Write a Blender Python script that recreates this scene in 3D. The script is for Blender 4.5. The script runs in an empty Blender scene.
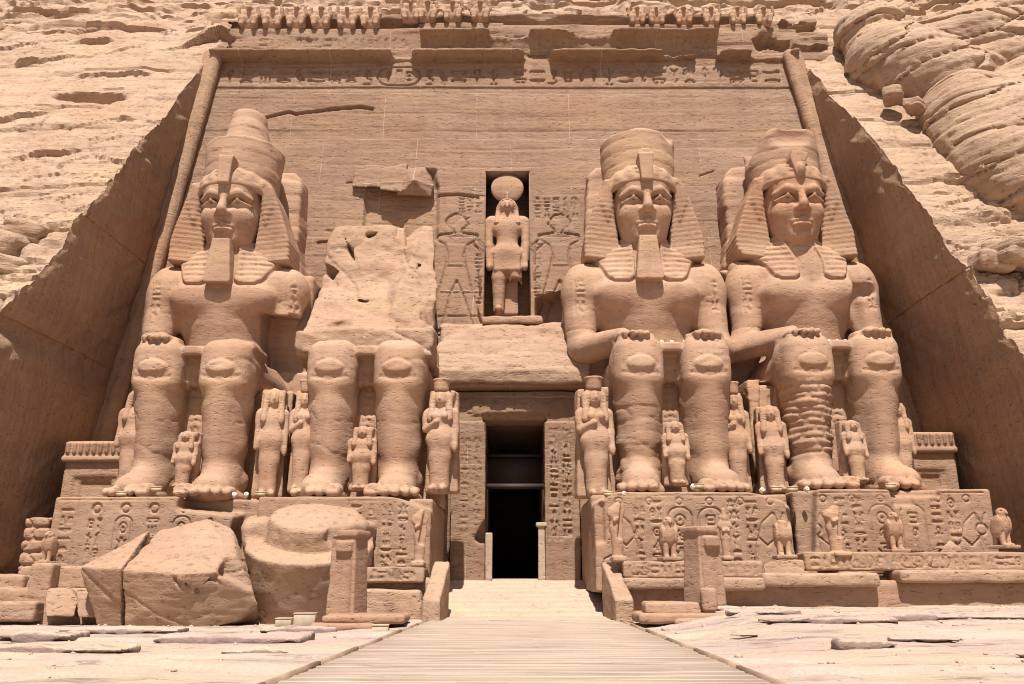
import bpy, math, random
import numpy as np
C = bpy.context.scene
# ---------------------------------------------------------------- camera, sky, sun, exposure
PITCH = math.radians(16.7); FPX = 800.0; EYE = 1.15
SUN_EL = 62.0; SUN_AZ = -2.0          # degrees; azimuth measured from straight behind the camera
EXPOSURE = 0.70; SKY = 0.05; SUN = 4.9
cd = bpy.data.cameras.new('camera'); cam = bpy.data.objects.new('camera', cd); C.collection.objects.link(cam)
cd.sensor_width = 36.0; cd.lens = FPX*36.0/1024.0; cd.clip_start = 0.1; cd.clip_end = 2000
cam.location = (0, 0, EYE); cam.rotation_euler = (math.pi/2+PITCH, 0, 0); C.camera = cam
w = bpy.data.worlds.new('World'); C.world = w; w.use_nodes = True
wt = w.node_tree; bg = wt.nodes['Background']
sk = wt.nodes.new('ShaderNodeTexSky'); sk.sky_type = 'NISHITA'; sk.sun_disc = False
sk.sun_elevation = math.radians(SUN_EL); sk.sun_rotation = math.radians(180+SUN_AZ)
sk.dust_density = 2.5
wt.links.new(sk.outputs[0], bg.inputs[0]); bg.inputs[1].default_value = SKY
sl = bpy.data.lights.new('sun', 'SUN'); sl.energy = SUN; sl.angle = math.radians(0.5); sl.color = (1.0, 0.935, 0.865)
so = bpy.data.objects.new('sun', sl); C.collection.objects.link(so)
so.rotation_euler = (math.radians(90-SUN_EL), 0, math.radians(SUN_AZ)); so.location = (0, -20, 60)
C.cycles.filter_width = 1.05
C.view_settings.view_transform = 'Standard'; C.view_settings.look = 'None'
C.view_settings.exposure = EXPOSURE; C.view_settings.gamma = 1.0; C.view_settings.use_curve_mapping = False

# ---------------------------------------------------------------- helpers
_s, _c = math.sin(PITCH), math.cos(PITCH)
def at(px, py, Y):                       # point of the place at depth Y seen at a pixel of the photograph
    a = (px-512)/FPX; b = -(py-342)/FPX
    t = Y/(_c-b*_s)
    return (a*t, Y, EYE+(_s+b*_c)*t)
rng = np.random.RandomState(7)
LAT = rng.rand(64, 64, 64).astype(np.float32)
def vnoise(x, y, z):                     # value noise, -1..1
    x = np.asarray(x, np.float32); y = np.asarray(y, np.float32); z = np.asarray(z, np.float32)
    xf = np.floor(x); yf = np.floor(y); zf = np.floor(z)
    u = x-xf; v = y-yf; t = z-zf
    u = u*u*(3-2*u); v = v*v*(3-2*v); t = t*t*(3-2*t)
    i = xf.astype(np.int64) & 63; j = yf.astype(np.int64) & 63; k = zf.astype(np.int64) & 63
    i1 = (i+1) & 63; j1 = (j+1) & 63; k1 = (k+1) & 63
    a = LAT[i, j, k]*(1-u)+LAT[i1, j, k]*u; b = LAT[i, j1, k]*(1-u)+LAT[i1, j1, k]*u
    c = LAT[i, j, k1]*(1-u)+LAT[i1, j, k1]*u; d = LAT[i, j1, k1]*(1-u)+LAT[i1, j1, k1]*u
    return ((a*(1-v)+b*v)*(1-t)+(c*(1-v)+d*v)*t)*2-1
def fbm(x, y, z, o=4, g=0.5):
    s = 0; a = 1.0; q = 0
    for n in range(o):
        s = s+a*vnoise(x+17.3*n, y+5.1*n, z+9.7*n); q += a; a *= g; x = x*2.03; y = y*2.03; z = z*2.03
    return s/q
def worley(x, z, off=0.0):                # jointed blocks: random value per block, distance to the joint
    x = np.asarray(x, np.float32); z = np.asarray(z, np.float32)
    xi = np.floor(x).astype(np.int64); zi = np.floor(z).astype(np.int64); o = int(off*13) & 63
    d1 = np.full(x.shape, 9., np.float32); d2 = d1.copy(); v = np.zeros(x.shape, np.float32)
    for a in (-1, 0, 1):
        for b in (-1, 0, 1):
            i = (xi+a) & 63; j = (zi+b) & 63
            px = xi+a+LAT[i, j, o]; pz = zi+b+LAT[j, o, i]; d = np.maximum(np.abs(px-x), np.abs(pz-z))*.6+np.hypot(px-x, pz-z)*.4
            n = d < d1; d2 = np.where(n, d1, np.minimum(d2, d)); v = np.where(n, LAT[o, i, j], v); d1 = np.where(n, d, d1)
    return v*2-1, d2-d1
def sstep(a, b, x):
    t = np.clip((x-a)/(b-a), 0, 1); return t*t*(3-2*t)

def mesh_from(name, V, Q, smooth=True, sharp=0):
    me = bpy.data.meshes.new(name)
    V = np.ascontiguousarray(V, np.float32); Q = np.ascontiguousarray(Q, np.int32)
    n = Q.shape[1]
    me.vertices.add(len(V)); me.vertices.foreach_set('co', V.ravel())
    me.loops.add(Q.size); me.loops.foreach_set('vertex_index', Q.ravel())
    me.polygons.add(len(Q)); me.polygons.foreach_set('loop_start', np.arange(len(Q), dtype=np.int32)*n)
    me.update(calc_edges=True)
    if smooth: me.polygons.foreach_set('use_smooth', np.ones(len(Q), bool))
    me.validate(); me.update()
    if smooth and sharp: me.set_sharp_from_angle(angle=math.radians(sharp))
    return me
def link(name, me, m=None, parent=None):
    o = bpy.data.objects.new(name, me); C.collection.objects.link(o)
    if m is not None and me is not None and not me.materials: me.materials.append(m)
    if parent is not None: o.parent = parent
    return o
def tag(o, label, cat, group=None):
    o['label'] = label; o['category'] = cat
    if group: o['group'] = group
    return o
def struct(o, kind='structure'):
    o['kind'] = kind; return o
def thing(name, label, cat, loc=(0, 0, 0), rz=0.0, group=None):
    o = bpy.data.objects.new(name, None); C.collection.objects.link(o)
    o.location = loc; o.rotation_euler = (0, 0, rz); o.empty_display_size = 0.3
    return tag(o, label, cat, group)
def dup(root, loc, rz=0.0, sc=1.0, label=None):
    r = root.copy(); C.collection.objects.link(r); r.location = loc; r.rotation_euler = (0, 0, rz); r.scale = (sc, sc, sc) if not isinstance(sc, tuple) else sc
    if label: r['label'] = label
    for ch in list(root.children):
        c = ch.copy(); C.collection.objects.link(c); c.parent = r
        for g in ch.children:
            d = g.copy(); C.collection.objects.link(d); d.parent = c
    return r
def cat_mesh(parts):
    V = []; Q = []; n = 0
    for v, q in parts:
        V.append(v); Q.append(q+n); n += len(v)
    return np.concatenate(V), np.concatenate(Q)

# ---------------------------------------------------------------- signed distance sculpting (surface nets)
def rotm(r):
    a, b, c = [math.radians(t) for t in r]
    X = np.array([[1, 0, 0], [0, math.cos(a), -math.sin(a)], [0, math.sin(a), math.cos(a)]])
    Y = np.array([[math.cos(b), 0, math.sin(b)], [0, 1, 0], [-math.sin(b), 0, math.cos(b)]])
    Z = np.array([[math.cos(c), -math.sin(c), 0], [math.sin(c), math.cos(c), 0], [0, 0, 1]])
    return Z @ Y @ X
def _loc(X, Y, Z, c, R):
    x = X-c[0]; y = Y-c[1]; z = Z-c[2]
    if R is None: return x, y, z
    return (R[0, 0]*x+R[1, 0]*y+R[2, 0]*z, R[0, 1]*x+R[1, 1]*y+R[2, 1]*z, R[0, 2]*x+R[1, 2]*y+R[2, 2]*z)
def _bb(c, h, R):
    h = np.array(h, float); c = np.array(c, float)
    if R is not None: h = np.abs(R) @ h
    return c-h, c+h
def ell(c, r, rot=None):
    R = rotm(rot) if rot else None
    def f(X, Y, Z):
        x, y, z = _loc(X, Y, Z, c, R)
        k0 = np.sqrt((x/r[0])**2+(y/r[1])**2+(z/r[2])**2)
        k1 = np.sqrt((x/r[0]**2)**2+(y/r[1]**2)**2+(z/r[2]**2)**2)+1e-6
        return k0*(k0-1)/k1
    return (f,)+_bb(c, r, R)
def box(c, h, rd=0.1, rot=None, tx=0.0, ty=0.0):      # tx, ty: half size lost at the top
    R = rotm(rot) if rot else None
    def f(X, Y, Z):
        x, y, z = _loc(X, Y, Z, c, R)
        u = (z/h[2]+1)*0.5
        qx = np.abs(x)-(h[0]-rd-tx*u); qy = np.abs(y)-(h[1]-rd-ty*u); qz = np.abs(z)-(h[2]-rd)
        o = np.sqrt(np.maximum(qx, 0)**2+np.maximum(qy, 0)**2+np.maximum(qz, 0)**2)
        return o+np.minimum(np.maximum(np.maximum(qx, qy), qz), 0)-rd
    hh = (h[0]+max(0, -tx), h[1]+max(0, -ty), h[2])
    return (f,)+_bb(c, hh, R)
def cap(a, b, ra, rb, sc=(1, 1, 1)):
    a = np.array(a, float); b = np.array(b, float); s = np.array(sc, float)
    A = a/s; B = (b-a)/s; L = float(B @ B)+1e-9; m = float(s.min())
    def f(X, Y, Z):
        x = X/s[0]-A[0]; y = Y/s[1]-A[1]; z = Z/s[2]-A[2]
        t = np.clip((x*B[0]+y*B[1]+z*B[2])/L, 0, 1)
        return (np.sqrt((x-t*B[0])**2+(y-t*B[1])**2+(z-t*B[2])**2)-(ra+(rb-ra)*t))*m
    R = max(ra, rb)*s
    return f, np.minimum(a-R, b-R), np.maximum(a+R, b+R)
def poly2(px, pz, P):
    d = None; s = None; n = len(P)
    for i in range(n):
        ax, az = P[i]; bx, bz = P[i-1]
        ex, ez = bx-ax, bz-az; wx = px-ax; wz = pz-az
        t = np.clip((wx*ex+wz*ez)/(ex*ex+ez*ez+1e-12), 0, 1)
        dd = (wx-ex*t)**2+(wz-ez*t)**2
        d = dd if d is None else np.minimum(d, dd)
        c1 = pz >= az; c2 = pz < bz; c3 = ex*wz > ez*wx
        fl = (c1 & c2 & c3) | (~c1 & ~c2 & ~c3)
        s = np.where(fl, -1.0, 1.0) if s is None else np.where(fl, -s, s)
    return s*np.sqrt(d)
def prism(P, lo, hi, rd=0.05, axis='y', shear=0.0):   # polygon in (x,z) swept along y (or (y,z) along x); shear: y offset per z
    P = np.array(P, float)
    def f(X, Y, Z):
        if axis == 'y': a = poly2(X+0*Z, Z+0*X, P); q = Y-shear*Z
        else: a = poly2(Y+0*Z, Z+0*Y, P); q = X-shear*Z
        b = np.maximum(lo-q, q-hi)
        a = a+rd; b = b+rd
        return np.sqrt(np.maximum(a, 0)**2+np.maximum(b, 0)**2)+np.minimum(np.maximum(a, b), 0)-rd
    m0, m1 = P.min(0), P.max(0)
    s0, s1 = sorted((shear*m0[1], shear*m1[1]))
    if axis == 'y': return f, np.array([m0[0], lo+s0, m0[1]]), np.array([m1[0], hi+s1, m1[1]])
    return f, np.array([lo+s0, m0[0], m0[1]]), np.array([hi+s1, m1[0], m1[1]])

class Vol:
    def __init__(s, lo, hi, r):
        s.lo = np.array(lo, float); s.r = r
        n = np.ceil((np.array(hi, float)-s.lo)/r).astype(int)+1
        s.ax = [(s.lo[i]+r*np.arange(n[i])).astype(np.float32) for i in range(3)]
        s.F = np.full(tuple(n), 5.0, np.float32)
    def sl(s, lo, hi):
        out = []
        for i in range(3):
            a = int(math.floor((lo[i]-s.lo[i])/s.r)); b = int(math.ceil((hi[i]-s.lo[i])/s.r))+1
            a = max(a, 0); b = min(b, s.F.shape[i])
            if b <= a: return None
            out.append(slice(a, b))
        return tuple(out)
    def grid(s, q):
        return s.ax[0][q[0]][:, None, None], s.ax[1][q[1]][None, :, None], s.ax[2][q[2]][None, None, :]
    def op(s, p, k=0.0, mode='u'):
        f, lo, hi = p; m = max(k, 0)*1.05+3*s.r
        q = s.sl(np.array(lo)-m, np.array(hi)+m)
        if q is None: return s
        d = f(*s.grid(q)); F = s.F[q]
        if mode == 'u':
            if k > 0:
                h = np.maximum(k-np.abs(F-d), 0)/k; s.F[q] = np.minimum(F, d)-h*h*k*0.25
            else: s.F[q] = np.minimum(F, d)
        else:
            d = -d
            if k > 0:
                h = np.maximum(k-np.abs(F-d), 0)/k; s.F[q] = np.maximum(F, d)+h*h*k*0.25
            else: s.F[q] = np.maximum(F, d)
        return s
    def add(s, *ps, k=0.0):
        for p in ps: s.op(p, k)
        return s
    def cut(s, *ps, k=0.0):
        for p in ps: s.op(p, k, 's')
        return s
    def keep(s, p):                                   # intersect with p everywhere
        s.F = np.maximum(s.F, p[0](*s.grid((slice(None),)*3)).astype(np.float32)); return s
    def warp(s, fn):                                  # add fn(x,y,z) to the field near the surface
        i = np.nonzero(np.abs(s.F) < 0.6)
        s.F[i] += fn(s.ax[0][i[0]], s.ax[1][i[1]], s.ax[2][i[2]]).astype(np.float32); return s
    def mesh(s):
        F = s.F.copy()
        for a in range(3):
            for e in (0, -1):
                ix = [slice(None)]*3; ix[a] = e; F[tuple(ix)] = np.maximum(F[tuple(ix)], 1e-3)
        S = F < 0; nx, ny, nz = F.shape
        cnt = np.zeros((nx-1, ny-1, nz-1), np.int8)
        for i in (0, 1):
            for j in (0, 1):
                for k in (0, 1): cnt += S[i:nx-1+i, j:ny-1+j, k:nz-1+k]
        I = np.array(np.nonzero((cnt > 0) & (cnt < 8)))
        m = I.shape[1]
        idx = np.full(cnt.shape, -1, np.int32); idx[I[0], I[1], I[2]] = np.arange(m)
        acc = np.zeros((m, 3), np.float32); num = np.zeros(m, np.float32)
        for a in range(3):
            b, c = [t for t in range(3) if t != a]
            for u in (0, 1):
                for v in (0, 1):
                    o0 = [0, 0, 0]; o0[b] = u; o0[c] = v; o1 = list(o0); o1[a] = 1
                    f0 = F[I[0]+o0[0], I[1]+o0[1], I[2]+o0[2]]; f1 = F[I[0]+o1[0], I[1]+o1[1], I[2]+o1[2]]
                    x = (f0 < 0) != (f1 < 0)
                    t = np.where(x, f0/np.where(x, f0-f1, 1), 0)
                    for d in range(3):
                        acc[:, d] += np.where(x, (t if d == a else o0[d]), 0)
                    num += x
        V = (I.T+acc/np.maximum(num, 1)[:, None])*s.r+s.lo
        Q = []
        for a in range(3):
            b, c = (a+1) % 3, (a+2) % 3
            n = [nx, ny, nz]
            s0 = [slice(None)]*3; s1 = [slice(None)]*3
            s0[a] = slice(0, n[a]-1); s1[a] = slice(1, n[a])
            for d in (b, c): s0[d] = s1[d] = slice(1, n[d]-1)
            A = S[tuple(s0)]; B = S[tuple(s1)]
            E = np.array(np.nonzero(A != B)); fl = A[E[0], E[1], E[2]]
            E[b] += 1; E[c] += 1
            def cell(db, dc):
                e = E.copy(); e[b] -= db; e[c] -= dc; return idx[e[0], e[1], e[2]]
            q = np.stack([cell(1, 1), cell(0, 1), cell(0, 0), cell(1, 0)], 1)
            q[~fl] = q[~fl][:, ::-1]
            Q.append(q)
        Q = np.concatenate(Q); Q = Q[(Q >= 0).all(1)]
        return V, Q
def erode(amp=0.05, sc=0.6, zs=2.5, off=0.0):          # weathered, bedded surface
    return lambda x, y, z: amp*fbm(x*sc+off, y*sc+off*0.7, z*sc*zs, 4, 0.55)
def strata(amp=0.08, th=0.5, sc=0.35, off=0.0, jag=0.6):
    def g(x, y, z):
        v = z+0.35*fbm(x*0.12+off, y*0.12, z*0.05, 3)
        L = np.floor(v/th); f = v/th-L
        o = vnoise(x*sc+L*7.31+off, y*sc+L*3.7, L*1.7+off)+jag*vnoise(x*sc*4+L*5.1, y*sc*4, L*2.3+off)
        crack = np.exp(-(np.minimum(f, 1-f)/0.1)**2)
        return amp*(o+0.7*crack)
    return g
# ---------------------------------------------------------------- materials
def _n(t, ty, **kw):
    n = t.nodes.new(ty)
    for k, v in kw.items(): setattr(n, k, v)
    return n
def _mix(t, fac, a, b, mode='MIX'):
    m = _n(t, 'ShaderNodeMix', data_type='RGBA', blend_type=mode)
    for i, v in ((0, fac), (6, a), (7, b)):
        if hasattr(v, 'links'): t.links.new(v, m.inputs[i])
        else: m.inputs[i].default_value = v if i == 0 else (tuple(v)+(1,))[:4]
    return m.outputs[2]
def _ramp(t, v, stops):
    r = _n(t, 'ShaderNodeValToRGB'); e = r.color_ramp.elements
    while len(e) < len(stops): e.new(0.5)
    for i, (p, c) in enumerate(stops): e[i].position = p; e[i].color = (c, c, c, 1) if not isinstance(c, tuple) else c+(1,)
    t.links.new(v, r.inputs[0]); return r.outputs[0]
def _math(t, op, a, b=0.5):
    m = _n(t, 'ShaderNodeMath', operation=op)
    for i, v in enumerate((a, b)):
        if hasattr(v, 'links'): t.links.new(v, m.inputs[i])
        else: m.inputs[i].default_value = v
    return m.outputs[0]
def _noise(t, co, sc, det=5, ro=0.55, stretch=(1, 1, 1), rot=(0, 0, 0)):
    mp = _n(t, 'ShaderNodeMapping'); mp.inputs['Scale'].default_value = stretch; mp.inputs['Rotation'].default_value = rot
    t.links.new(co, mp.inputs[0])
    n = _n(t, 'ShaderNodeTexNoise'); n.inputs['Scale'].default_value = sc; n.inputs['Detail'].default_value = det; n.inputs['Roughness'].default_value = ro
    t.links.new(mp.outputs[0], n.inputs[0]); return n.outputs[0]
def stone_mat(name, base, dark, light, bed=1.0, bump=0.05, grain_h=0.15, joints=None, chisel=None, stain=0.25, rough=0.92, fine=22, red=0.5):
    base, dark, light = [tuple(v*0.77 for v in q) for q in (base, dark, light)]
    m = bpy.data.materials.new(name); m.use_nodes = True; t = m.node_tree; p = t.nodes['Principled BSDF']
    p.inputs['Roughness'].default_value = rough; p.inputs['Specular IOR Level'].default_value = 0.15
    g = _n(t, 'ShaderNodeNewGeometry').outputs['Position']
    beds = _noise(t, g, 1.0, 7, 0.62, (0.07, 0.07, 1.5))
    beds2 = _noise(t, g, 1.0, 4, 0.6, (0.25, 0.25, 7.0))
    blot = _noise(t, g, 0.32, 6, 0.6)
    grain = _noise(t, g, fine, 4, 0.7)
    mid = _noise(t, g, 2.2, 6, 0.65, (1, 1, 2.2))
    c = _mix(t, _ramp(t, beds, [(0.36, 0.0), (0.64, 1.0)]), dark, light)
    c = _mix(t, 1-bed*0.6, c, base)
    c = _mix(t, _math(t, 'MULTIPLY', _ramp(t, beds2, [(0.45, 0.0), (0.7, 1.0)]), 0.16*bed), c, dark)
    c = _mix(t, _math(t, 'MULTIPLY', _ramp(t, blot, [(0.45, 0.0), (0.66, 1.0)]), stain), c, (dark[0]*0.95, dark[1]*0.86, dark[2]*0.78))
    c = _mix(t, _math(t, 'MULTIPLY', _ramp(t, blot, [(0.28, 1.0), (0.46, 0.0)]), 0.35), c, light)
    redn = _noise(t, g, 0.16, 3, 0.5, (1, 1, 1.6))
    c = _mix(t, _math(t, 'MULTIPLY', _ramp(t, redn, [(0.5, 0.0), (0.68, 1.0)]), red), c, (base[0]*0.98, base[1]*0.87, base[2]*0.8))
    c = _mix(t, 0.55, c, _ramp(t, mid, [(0.25, 0.72), (0.75, 1.28)]), 'MULTIPLY') if False else c
    strk = _noise(t, g, 1.0, 5, 0.6, (1.3, 1.3, 0.10)); c = _mix(t, _math(t, 'MULTIPLY', _ramp(t, strk, [(0.52, 0.0), (0.70, 1.0)]), stain*1.2), c, (dark[0]*0.82, dark[1]*0.80, dark[2]*0.80))
    ocr = _noise(t, g, 0.22, 4, 0.55, (1, 1, 2.4)); c = _mix(t, _math(t, 'MULTIPLY', _ramp(t, ocr, [(0.53, 0.0), (0.66, 1.0)]), 0.5), c, (light[0]*0.97, light[1]*0.95, light[2]*0.80))
    v = _ramp(t, mid, [(0.3, (0.80, 0.79, 0.78)), (0.5, (1.0, 1.0, 1.0)), (0.74, (1.0, 0.99, 0.98))])
    c = _mix(t, 0.55, c, v, 'MULTIPLY')
    pit = _noise(t, g, 5.5, 3, 0.5, (0.8, 0.8, 1.8))
    c = _mix(t, _ramp(t, pit, [(0.27, 0.55), (0.36, 0.0)]), c, (dark[0]*0.7, dark[1]*0.64, dark[2]*0.6))
    v2 = _ramp(t, grain, [(0.33, (0.80, 0.79, 0.78)), (0.6, (1.0, 1.0, 1.0))])
    c = _mix(t, 0.6, c, v2, 'MULTIPLY')
    hgt = _math(t, 'ADD', _math(t, 'MULTIPLY', mid, 0.6), _math(t, 'MULTIPLY', grain, 0.16)); hgt = _math(t, 'ADD', hgt, _math(t, 'MULTIPLY', _ramp(t, pit, [(0.27, 0.0), (0.40, 1.0)]), 0.35))
    hgt = _math(t, 'ADD', hgt, _math(t, 'MULTIPLY', beds2, grain_h))
    if chisel:
        ch = _noise(t, g, 1.0, 4, 0.6, chisel[1], chisel[0])
        hgt = _math(t, 'ADD', hgt, _math(t, 'MULTIPLY', ch, 0.8))
        c = _mix(t, 0.5, c, _ramp(t, ch, [(0.35, (0.82, 0.80, 0.78)), (0.62, (1.06, 1.05, 1.04))]), 'MULTIPLY')
    if joints:
        sx = _n(t, 'ShaderNodeSeparateXYZ'); t.links.new(g, sx.inputs[0])
        wob = _noise(t, g, 1.1, 3)
        cx = _n(t, 'ShaderNodeCombineXYZ')
        t.links.new(_math(t, 'ADD', sx.outputs[0], _math(t, 'MULTIPLY', wob, 0.12)), cx.inputs[0])
        t.links.new(_math(t, 'ADD', sx.outputs[2], _math(t, 'MULTIPLY', wob, 0.12)), cx.inputs[1])
        b = _n(t, 'ShaderNodeTexBrick'); t.links.new(cx.outputs[0], b.inputs[0])
        b.inputs['Scale'].default_value = 1; b.inputs['Brick Width'].default_value = joints[0]; b.inputs['Row Height'].default_value = joints[1]
        b.inputs['Mortar Size'].default_value = 0.028; b.inputs['Mortar Smooth'].default_value = 0.4; b.offset = 0.37
        f = _math(t, 'MULTIPLY', b.outputs['Fac'], _ramp(t, _noise(t, g, 0.5, 4), [(0.4, 0.0), (0.6, joints[2])]))
        c = _mix(t, f, c, (0.50, 0.40, 0.31))
        hgt = _math(t, 'SUBTRACT', hgt, _math(t, 'MULTIPLY', f, 0.3))
    t.links.new(c, p.inputs['Base Color'])
    bp = _n(t, 'ShaderNodeBump'); bp.inputs['Strength'].default_value = 0.9; bp.inputs['Distance'].default_value = bump*2.2
    t.links.new(hgt, bp.inputs['Height']); t.links.new(bp.outputs[0], p.inputs['Normal'])
    return m
SB = (0.450, 0.288, 0.196); SD = (0.348, 0.213, 0.140); SL = (0.535, 0.360, 0.252)
def cm(c, k): return tuple(min(0.85, x*k) for x in c)
M_wall = stone_mat('facade_sandstone', cm(SB, .86), cm(SD, .86), cm(SL, .86), 0.9, 0.05, joints=(5.2, 3.1, 0.55))
M_stat = stone_mat('carved_sandstone', cm(SB, 1.18), cm(SD, 1.18), cm(SL, 1.18), 1.0, 0.024, stain=0.28, red=0.8)
M_side = stone_mat('chiselled_sandstone', (0.50, 0.325, 0.215), (0.40, 0.25, 0.158), (0.58, 0.39, 0.265), 0.5, 0.05, chisel=((0.9, 0, 0), (0.5, 4.5, 0.35)), red=0.7)
M_cliff = stone_mat('cliff_sandstone', (0.55, 0.382, 0.268), (0.44, 0.287, 0.193), (0.63, 0.46, 0.335), 0.9, 0.07, grain_h=0.25, stain=0.3, joints=(4.0, 6.0, 0.6))
M_rock = stone_mat('fallen_sandstone', (0.50, 0.33, 0.228), (0.40, 0.245, 0.16), (0.57, 0.40, 0.285), 0.6, 0.05)
M_ped = stone_mat('pedestal_sandstone', (0.46, 0.30, 0.205), (0.355, 0.22, 0.145), (0.54, 0.37, 0.26), 0.7, 0.035)
M_pink = stone_mat('pinkish_sandstone', (0.455, 0.285, 0.195), (0.37, 0.215, 0.14), (0.52, 0.345, 0.24), 0.5, 0.03)
M_pave = stone_mat('pale_paving_stone', (0.57, 0.435, 0.33), (0.49, 0.365, 0.27), (0.63, 0.50, 0.39), 0.2, 0.03, stain=0.25)
M_dark = stone_mat('shade_darkened_stone', (0.13, 0.08, 0.055), (0.09, 0.055, 0.035), (0.16, 0.10, 0.07), 0.6, 0.03)  # passage stone; gloom of the unlit interior is put into its colour
def plain(name, col, rough=0.5, metal=0.0, var=0.15, sc=4.0):
    m = bpy.data.materials.new(name); m.use_nodes = True; t = m.node_tree; p = t.nodes['Principled BSDF']
    g = _n(t, 'ShaderNodeNewGeometry').outputs['Position']
    v = _ramp(t, _noise(t, g, sc, 5), [(0.3, tuple(c*(1-var) for c in col)), (0.7, tuple(min(1, c*(1+var)) for c in col))])
    t.links.new(v, p.inputs['Base Color']); p.inputs['Roughness'].default_value = rough; p.inputs['Metallic'].default_value = metal
    return m
M_box = plain('cream_painted_metal', (0.40, 0.315, 0.225), 0.6)
M_white = plain('white_enamel', (0.66, 0.63, 0.56), 0.45)
M_ochre = plain('ochre_painted_metal', (0.42, 0.30, 0.16), 0.55)
M_glass = plain('lamp_glass', (0.05, 0.045, 0.04), 0.1)
M_beam = plain('shade_darkened_timber', (0.03, 0.018, 0.011), 0.7)  # brown door timber, colour lowered to imitate the shade inside the doorway

def ground_mat():
    m = bpy.data.materials.new('bleached_rock_ground'); m.use_nodes = True; t = m.node_tree; p = t.nodes['Principled BSDF']
    p.inputs['Roughness'].default_value = 0.93; p.inputs['Specular IOR Level'].default_value = 0.15
    g = _n(t, 'ShaderNodeNewGeometry').outputs['Position']
    a = _noise(t, g, 1.0, 7, 0.62, (0.25, 0.8, 1.5)); b = _noise(t, g, 1.0, 7, 0.66, (0.16, 0.95, 2)); f = _noise(t, g, 14, 6, 0.7)
    c = _ramp(t, a, [(0.30, (0.36, 0.27, 0.22)), (0.48, (0.43, 0.335, 0.27)), (0.68, (0.48, 0.385, 0.315))])
    c = _mix(t, _math(t, 'MULTIPLY', _ramp(t, b, [(0.54, 0.0), (0.74, 1.0)]), 0.3), c, (0.36, 0.27, 0.235))
    s = _noise(t, g, 0.22, 3); c = _mix(t, _math(t, 'MULTIPLY', _ramp(t, s, [(0.46, 0.0), (0.62, 1.0)]), 0.55), c, (0.47, 0.355, 0.235)); s2 = _noise(t, g, 1.0, 5, 0.6, (0.1, 0.35, 1)); c = _mix(t, _math(t, 'MULTIPLY', _ramp(t, s2, [(0.50, 0.0), (0.62, 1.0)]), 0.6), c, (0.40, 0.285, 0.25))
    c = _mix(t, 0.6, c, _ramp(t, f, [(0.34, (0.78, 0.76, 0.75)), (0.58, (1, 1, 1))]), 'MULTIPLY')
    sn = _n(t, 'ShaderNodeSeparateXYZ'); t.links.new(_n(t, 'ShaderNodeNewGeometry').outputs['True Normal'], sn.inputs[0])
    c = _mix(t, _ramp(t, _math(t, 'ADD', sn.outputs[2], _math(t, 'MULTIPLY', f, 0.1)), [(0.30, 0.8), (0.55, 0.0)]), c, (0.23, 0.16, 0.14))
    rid = _math(t, 'ABSOLUTE', _math(t, 'SUBTRACT', _noise(t, g, 1.0, 6, 0.6, (0.12, 0.55, 1)), 0.5))
    c = _mix(t, _math(t, 'MULTIPLY', _ramp(t, rid, [(0.005, 0.9), (0.022, 0.0)]), _ramp(t, a, [(0.42, 1.0), (0.54, 0.0)])), c, (0.20, 0.14, 0.13))
    t.links.new(c, p.inputs['Base Color'])
    h = _math(t, 'ADD', _math(t, 'MULTIPLY', _noise(t, g, 3.0, 6, 0.65, (0.6, 1.6, 1)), 0.7), _math(t, 'MULTIPLY', f, 0.2))
    bp = _n(t, 'ShaderNodeBump'); bp.inputs['Distance'].default_value = 0.12; bp.inputs['Strength'].default_value = 0.9
    t.links.new(h, bp.inputs['Height']); t.links.new(bp.outputs[0], p.inputs['Normal'])
    return m
M_ground = ground_mat()
def deck_mat():
    m = bpy.data.materials.new('weathered_deck_boards'); m.use_nodes = True; t = m.node_tree; p = t.nodes['Principled BSDF']
    p.inputs['Roughness'].default_value = 0.8; p.inputs['Specular IOR Level'].default_value = 0.25
    tc = _n(t, 'ShaderNodeTexCoord').outputs['Object']
    sx = _n(t, 'ShaderNodeSeparateXYZ'); t.links.new(tc, sx.inputs[0])
    row = _math(t, 'FLOOR', _math(t, 'DIVIDE', sx.outputs[1], 0.15))
    wn = _n(t, 'ShaderNodeTexWhiteNoise', noise_dimensions='2D'); cx = _n(t, 'ShaderNodeCombineXYZ')
    wr = _n(t, 'ShaderNodeTexWhiteNoise', noise_dimensions='1D'); t.links.new(row, wr.inputs['W'])
    t.links.new(row, cx.inputs[0]); t.links.new(_math(t, 'FLOOR', _math(t, 'DIVIDE', _math(t, 'ADD', sx.outputs[0], _math(t, 'MULTIPLY', wr.outputs['Value'], 9.0)), 3.6)), cx.inputs[1]); t.links.new(cx.outputs[0], wn.inputs[0])
    c = _ramp(t, wn.outputs['Value'], [(0.0, (0.375, 0.283, 0.217)), (0.5, (0.425, 0.328, 0.256)), (1.0, (0.465, 0.365, 0.29))])
    gr = _noise(t, tc, 1.0, 6, 0.65, (1.2, 16, 1)); wear = _noise(t, tc, 0.35, 4, 0.6, (0.5, 1, 1))
    c = _mix(t, 0.55, c, _ramp(t, gr, [(0.3, (0.76, 0.73, 0.70)), (0.6, (1.0, 1.0, 1.0))]), 'MULTIPLY')
    c = _mix(t, _math(t, 'MULTIPLY', _ramp(t, wear, [(0.4, 0.0), (0.65, 1.0)]), 0.5), c, (0.47, 0.37, 0.285))
    t.links.new(c, p.inputs['Base Color'])
    bp = _n(t, 'ShaderNodeBump'); bp.inputs['Distance'].default_value = 0.02; t.links.new(gr, bp.inputs['Height']); t.links.new(bp.outputs[0], p.inputs['Normal'])
    return m
M_deck = deck_mat()
M_kerb = plain('brown_deck_edging', (0.29, 0.19, 0.125), 0.8, var=0.3, sc=1.5)

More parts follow.
